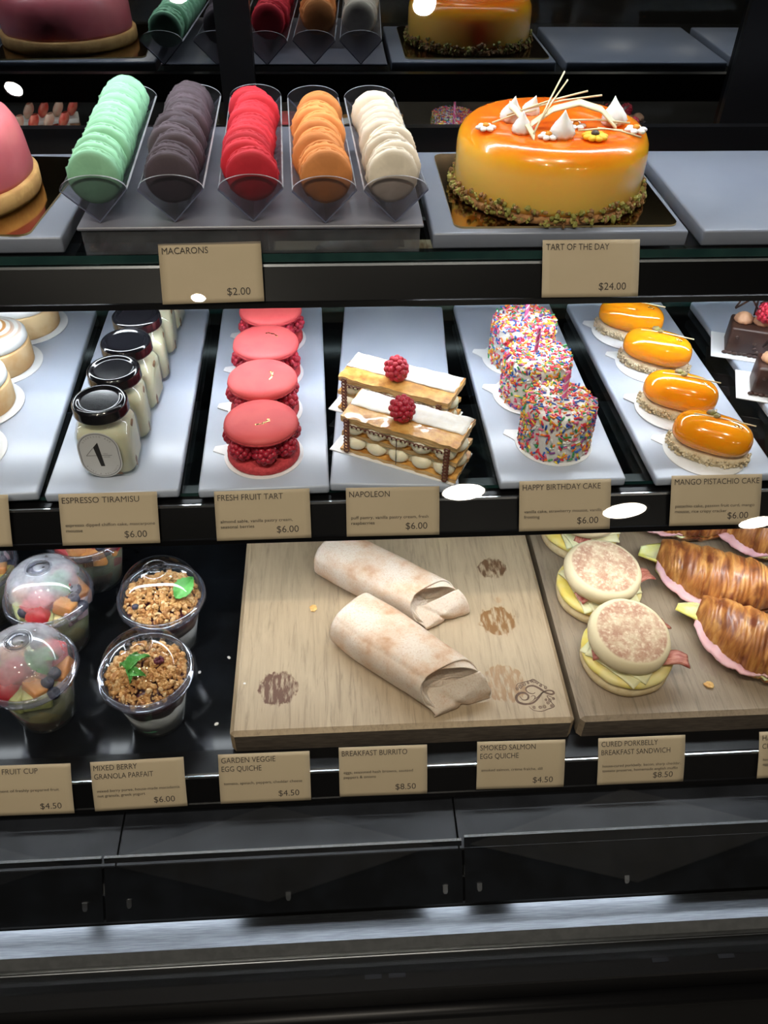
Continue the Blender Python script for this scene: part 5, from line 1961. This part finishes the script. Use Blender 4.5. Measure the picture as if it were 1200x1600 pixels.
def croissant(lab, loc, rz, L=0.152, W_=0.0385, seed=0, tilt=0.0):
    t = thing('croissant_sandwich', lab, 'sandwich', loc, (tilt, 0, rz), group='ham and egg croissants')
    bend = 0.022

    def shape(u, th, top):
        x = (u - 0.5) * L
        env = max(0.0, math.sin(PI * (0.05 + 0.90 * u))) ** 0.50
        ph = u * 6.2 + 0.35 * math.cos(th) + 0.22 * noise.noise(Vector((u * 5, seed, 1.3))) + 0.10 * noise.noise(Vector((u * 7, th * 1.2, seed)))
        saw = ph % 1.0
        rise = min(1.0, saw / 0.22)
        rise = rise * rise * (3 - 2 * rise)
        lay = 0.93 + 0.11 * rise * (1 - saw) ** 0.7
        lay += 0.012 * math.sin(ph * 2 * PI * 5 + 2.5 * noise.noise(Vector((u * 9, th, seed + 4)))) * (0.4 + saw)
        lay += 0.05 * noise.noise(Vector((u * 7, math.cos(th) * 1.5, math.sin(th) * 1.5 + seed)))
        r = W_ * env * lay
        cy = -bend * (1 - (2 * u - 1) ** 2) + bend * 0.6
        zz = (math.sin(th) * r * (0.98 if top else 0.42))
        return (x, cy + math.cos(th) * r, zz)
    b = BM()
    grid(b, lambda u, v: (lambda p: (p[0], p[1], p[2] * 1.0 + 0.019))(shape(u, v * PI, True)), 220, 48)
    grid(b, lambda u, v: (lambda p, q: (p[0], p[1] + (q[1] - p[1]) * v, 0.019))(shape(u, 0, True), shape(u, PI, True)), 60, 6)
    bmesh.ops.remove_doubles(b, verts=b.verts, dist=1e-5)
    obj('top_half', b, M_crois, t)
    b = BM()
    grid(b, lambda u, v: (lambda p: (p[0], p[1] * 1.0, max(0.0, p[2] * 1.0 + 0.0145)))(shape(u, PI + v * PI, False)), 110, 28)
    grid(b, lambda u, v: (lambda p, q: (p[0], p[1] + (q[1] - p[1]) * v, 0.0145))(shape(u, 0, False), shape(u, PI, False)), 60, 8)
    bmesh.ops.remove_doubles(b, verts=b.verts, dist=1e-5)
    obj('bottom_half', b, M_crois, t)

    def sheet(u, v, over, z, amp, ph):
        uu = 0.04 + 0.90 * u
        p, q = shape(uu, 0, False), shape(uu, PI, False)
        y = q[1] + (p[1] - q[1]) * v
        ov = over * math.sin(PI * min(1.0, 0.18 + u * 1.35)) if u < 0.62 else -0.004
        dy = -(1 - v) * ov - v * 0.004
        e = max(0, 0.22 - v) / 0.22
        return (p[0] - 0.004 * (1 - u), y + dy, z + amp * noise.noise(Vector((u * 9, v * 3, ph))) - e * max(0, ov) * 0.75)
    b = BM()
    grid(b, lambda u, v: sheet(u, v, 0.0085, 0.0210, 0.0022, seed), 60, 20, thick=0.0022)
    obj('ham_slice', b, M_ham, t)
    b = BM()
    grid(b, lambda u, v: sheet(u, v, 0.004, 0.0172, 0.0020, seed + 5), 60, 16, thick=0.0026)
    # egg tongue poking out of the left tip
    def tongue(u, v):
        return (-L * 0.36 - 0.042 * u, 0.012 - 0.004 * u + (v - 0.5) * 0.040 * (1 - 0.7 * u ** 1.5), 0.0195 - 0.006 * u ** 1.5 + 0.003 * math.sin(v * 5 + seed))
    grid(b, tongue, 18, 10, thick=0.003)
    obj('egg_fold', b, M_eggf, t)
    return t


CR = ((0.4560, 0.5400, -34, 'front croissant sandwich with ham and egg at the right edge', 0.0), (0.4430, 0.6360, -28, 'second croissant sandwich with ham, behind the front one', 3.0),
      (0.5350, 0.7120, -30, 'croissant sandwich at the right edge behind the second one', 6.0), (0.4300, 0.7560, -25, 'rear croissant sandwich, mostly under the middle rail', 8.0))
for x, y, r, lab, sd in CR:
    croissant(lab, (x, y, 0.7803), rad(r), seed=sd)

# ---------------------------------------------------------------- loose crumbs
M_crumb = mat('pastry_flake', (0.62, 0.33, 0.10), 0.6, (0.72, 0.48, 0.18), 200)
M_crumbw = mat('white_crumb', (0.75, 0.73, 0.70), 0.7)
for (x, y, z, s, m_, lab) in ((-0.032, 0.628, 0.7803, 0.0052, M_crumb, 'golden flake on the pale board left of the burritos'), (0.385, 0.502, 0.7803, 0.0056, M_crumb, 'orange pastry flake on the board below the front croissant'),
                              (-0.129, 0.590, 0.7452, 0.0022, M_crumbw, 'white crumb on the black deck, farthest back left of the board'), (-0.160, 0.571, 0.7452, 0.0022, M_crumbw, 'white crumb on the black deck beside the rear parfait'),
                              (-0.135, 0.503, 0.7452, 0.0024, M_crumbw, 'white crumb on the black deck nearest the price cards'), (-0.104, 0.528, 0.7803, 0.0014, M_crumbw, 'tiny pale crumb at the left edge of the pale board')):
    b = BM()
    ico(b, s, s * 0.75, s * 0.3, 2, 0, T(0, 0, s * 0.28, 0, 0, rnd.uniform(0, 3)), amp=0.5, freq=1.6, seed=x * 50)
    tag(obj('crumb', b, m_, smooth=False, loc=(x, y, z)), lab, 'crumb', 'loose crumbs')

# ---------------------------------------------------------------- price cards
M_paper = mat('kraft_card', (0.435, 0.35, 0.23), 0.75, (0.45, 0.36, 0.24), 12)
M_text = mat('dark_brown_print', (0.045, 0.035, 0.028), 0.8)
n_ = Vector((0, -math.cos(rad(32)), math.sin(rad(32))))
v_ = Vector((0, math.sin(rad(32)), math.cos(rad(32))))
BASE = {'t': Vector((0, 0.678, 1.136)), 'm': Vector((0, 0.567, 0.951)), 'b': Vector((0, 0.424, 0.723))}


def price_card(lvl, x, along, w_, h_, rot, titles, descs, price, label, tx=0.003):
    p = BASE[lvl] + n_ * 0.0060 + v_ * along
    p.x = x
    t = thing('price_card', label, 'price card', p, (rad(58), 0, 0), group='tan price cards')
    t.rotation_euler = (Matrix.Rotation(rad(58), 4, 'X') @ Matrix.Rotation(rad(rot), 4, 'Z')).to_euler()
    b = BM()
    bow = 0.0012 if lvl == 'b' else 0.0005

    def fn(u, v):
        return ((u - 0.5) * w_, (v - 0.5) * h_, bow * math.sin(PI * v) + 0.0005 * (u - 0.5))
    grid(b, fn, 12, 12, thick=0.0005)
    obj('card', b, M_paper, t)
    zt = 0.0004

    def put(nm, s, width, hgt, ax, y, al):
        tb = textbm(s, width, hgt, al)
        for q in tb.verts:
            yy = q.co.y + y
            v01 = yy / h_ + 0.5
            q.co = Vector((q.co.x + ax, yy, bow * math.sin(PI * min(1, max(0, v01))) + zt))
        obj(nm, tb, M_text, t, smooth=False)
    y = h_ / 2 - 0.0088
    for s, wd in titles:
        put('title_lettering', s, wd, 0.0055, -w_ / 2 + tx, y, 'LEFT')
        y -= 0.0088
    y = (0.0035 if len(titles) == 1 else -0.0010) - 0.0045
    if lvl == 'm':
        y = -0.0065
    for s, wd in descs:
        put('description_lettering', s, wd, 0.0030, -w_ / 2 + 0.0045, y, 'LEFT')
        y -= 0.0052
    if price:
        put('price_lettering', price, 0.0205 if len(price) == 5 else 0.025, 0.0064, w_ / 2 - 0.0115, -h_ / 2 + 0.0062, 'RIGHT')
    return t


price_card('t', -0.1061, 0.0281, 0.0893, 0.0513, 1.0, [('MACARONS', 0.040)], [], '$2.00', 'tan price card reading MACARONS')
price_card('t', 0.2329, 0.0278, 0.0885, 0.0500, -0.2, [('TART OF THE DAY', 0.0575)], [], '$24.00', 'tan price card reading TART OF THE DAY')
price_card('m', -0.2121, 0.0259, 0.0894, 0.0485, 0.0, [('ESPRESSO TIRAMISU', 0.070)], [('espresso dipped chiffon cake, mascarpone', 0.0815), ('mousse', 0.015)], '$6.00', 'tan price card reading ESPRESSO TIRAMISU')
price_card('m', -0.0710, 0.0255, 0.0883, 0.0470, 0.4, [('FRESH FRUIT TART', 0.0605)], [('almond sable, vanilla pastry cream,', 0.067), ('seasonal berries', 0.031)], '$6.00', 'tan price card reading FRESH FRUIT TART')
price_card('m', 0.0507, 0.0251, 0.0879, 0.0465, -0.4, [('NAPOLEON', 0.038)], [('puff pastry, vanilla pastry cream, fresh', 0.073), ('raspberries', 0.022)], '$6.00', 'tan price card reading NAPOLEON')
price_card('m', 0.2150, 0.0264, 0.0880, 0.0485, 0.1, [('HAPPY BIRTHDAY CAKE', 0.075)], [('vanilla cake, strawberry mousse, vanilla', 0.075), ('frosting', 0.015)], '$6.00', 'tan price card reading HAPPY BIRTHDAY CAKE')
price_card('m', 0.3621, 0.0273, 0.0886, 0.0490, -0.3, [('MANGO PISTACHIO CAKE', 0.083)], [('pistachio cake, passion fruit curd, mango', 0.078), ('mousse, rice crispy cracker', 0.051)], '$6.00', 'tan price card reading MANGO PISTACHIO CAKE')
price_card('m', -0.3460, 0.0270, 0.0880, 0.0485, -0.4, [], [], None, 'tan price card cut off by the left edge below the lemon tarts')
price_card('b', -0.2038, 0.0290, 0.0903, 0.0522, 1.0, [('MIXED BERRY', 0.042), ('GRANOLA PARFAIT', 0.057)], [('mixed berry puree, house-made macadamia', 0.080), ('nut granola, greek yogurt', 0.046)], '$6.00', 'tan price card reading MIXED BERRY GRANOLA PARFAIT')
price_card('b', -0.3117, 0.0283, 0.0870, 0.0528, -0.5, [('FRUIT CUP', 0.034)], [('assortment of freshly prepared fruit', 0.0700)], '$4.50', 'tan price card reading FRUIT CUP at the left edge', tx=0.0215)
price_card('b', -0.0808, 0.0301, 0.0897, 0.0525, -0.1, [('GARDEN VEGGIE', 0.053), ('EGG QUICHE', 0.039)], [('tomato, spinach, peppers, cheddar cheese', 0.077)], '$4.50', 'tan price card reading GARDEN VEGGIE EGG QUICHE')
price_card('b', 0.0367, 0.0315, 0.0879, 0.0528, -0.4, [('BREAKFAST BURRITO', 0.065)], [('eggs, seasoned hash browns, saut\u00e9ed', 0.069), ('peppers & onions', 0.032)], '$8.50', 'tan price card reading BREAKFAST BURRITO')
price_card('b', 0.1754, 0.0315, 0.0892, 0.0515, -0.9, [('SMOKED SALMON', 0.056), ('EGG QUICHE', 0.039)], [('smoked salmon, cr\u00e8me fra\u00eeche, dill', 0.062)], '$4.50', 'tan price card reading SMOKED SALMON EGG QUICHE')
price_card('b', 0.2990, 0.0304, 0.0893, 0.0510, 0.0, [('CURED PORKBELLY', 0.058), ('BREAKFAST SANDWICH', 0.071)], [('house-cured porkbelly, bacon, sharp cheddar,', 0.081), ('tomato preserve, homemade english muffin', 0.078)], '$8.50', 'tan price card reading CURED PORKBELLY BREAKFAST SANDWICH')
price_card('b', 0.4660, 0.0300, 0.0893, 0.0510, 0.5, [('HAM & EGG', 0.036), ('CROISSANT', 0.036)], [('house-cured ham,', 0.030), ('eggs, cheddar', 0.026)], '$8.50', 'tan price card cut off by the right edge, on the lowest rail')
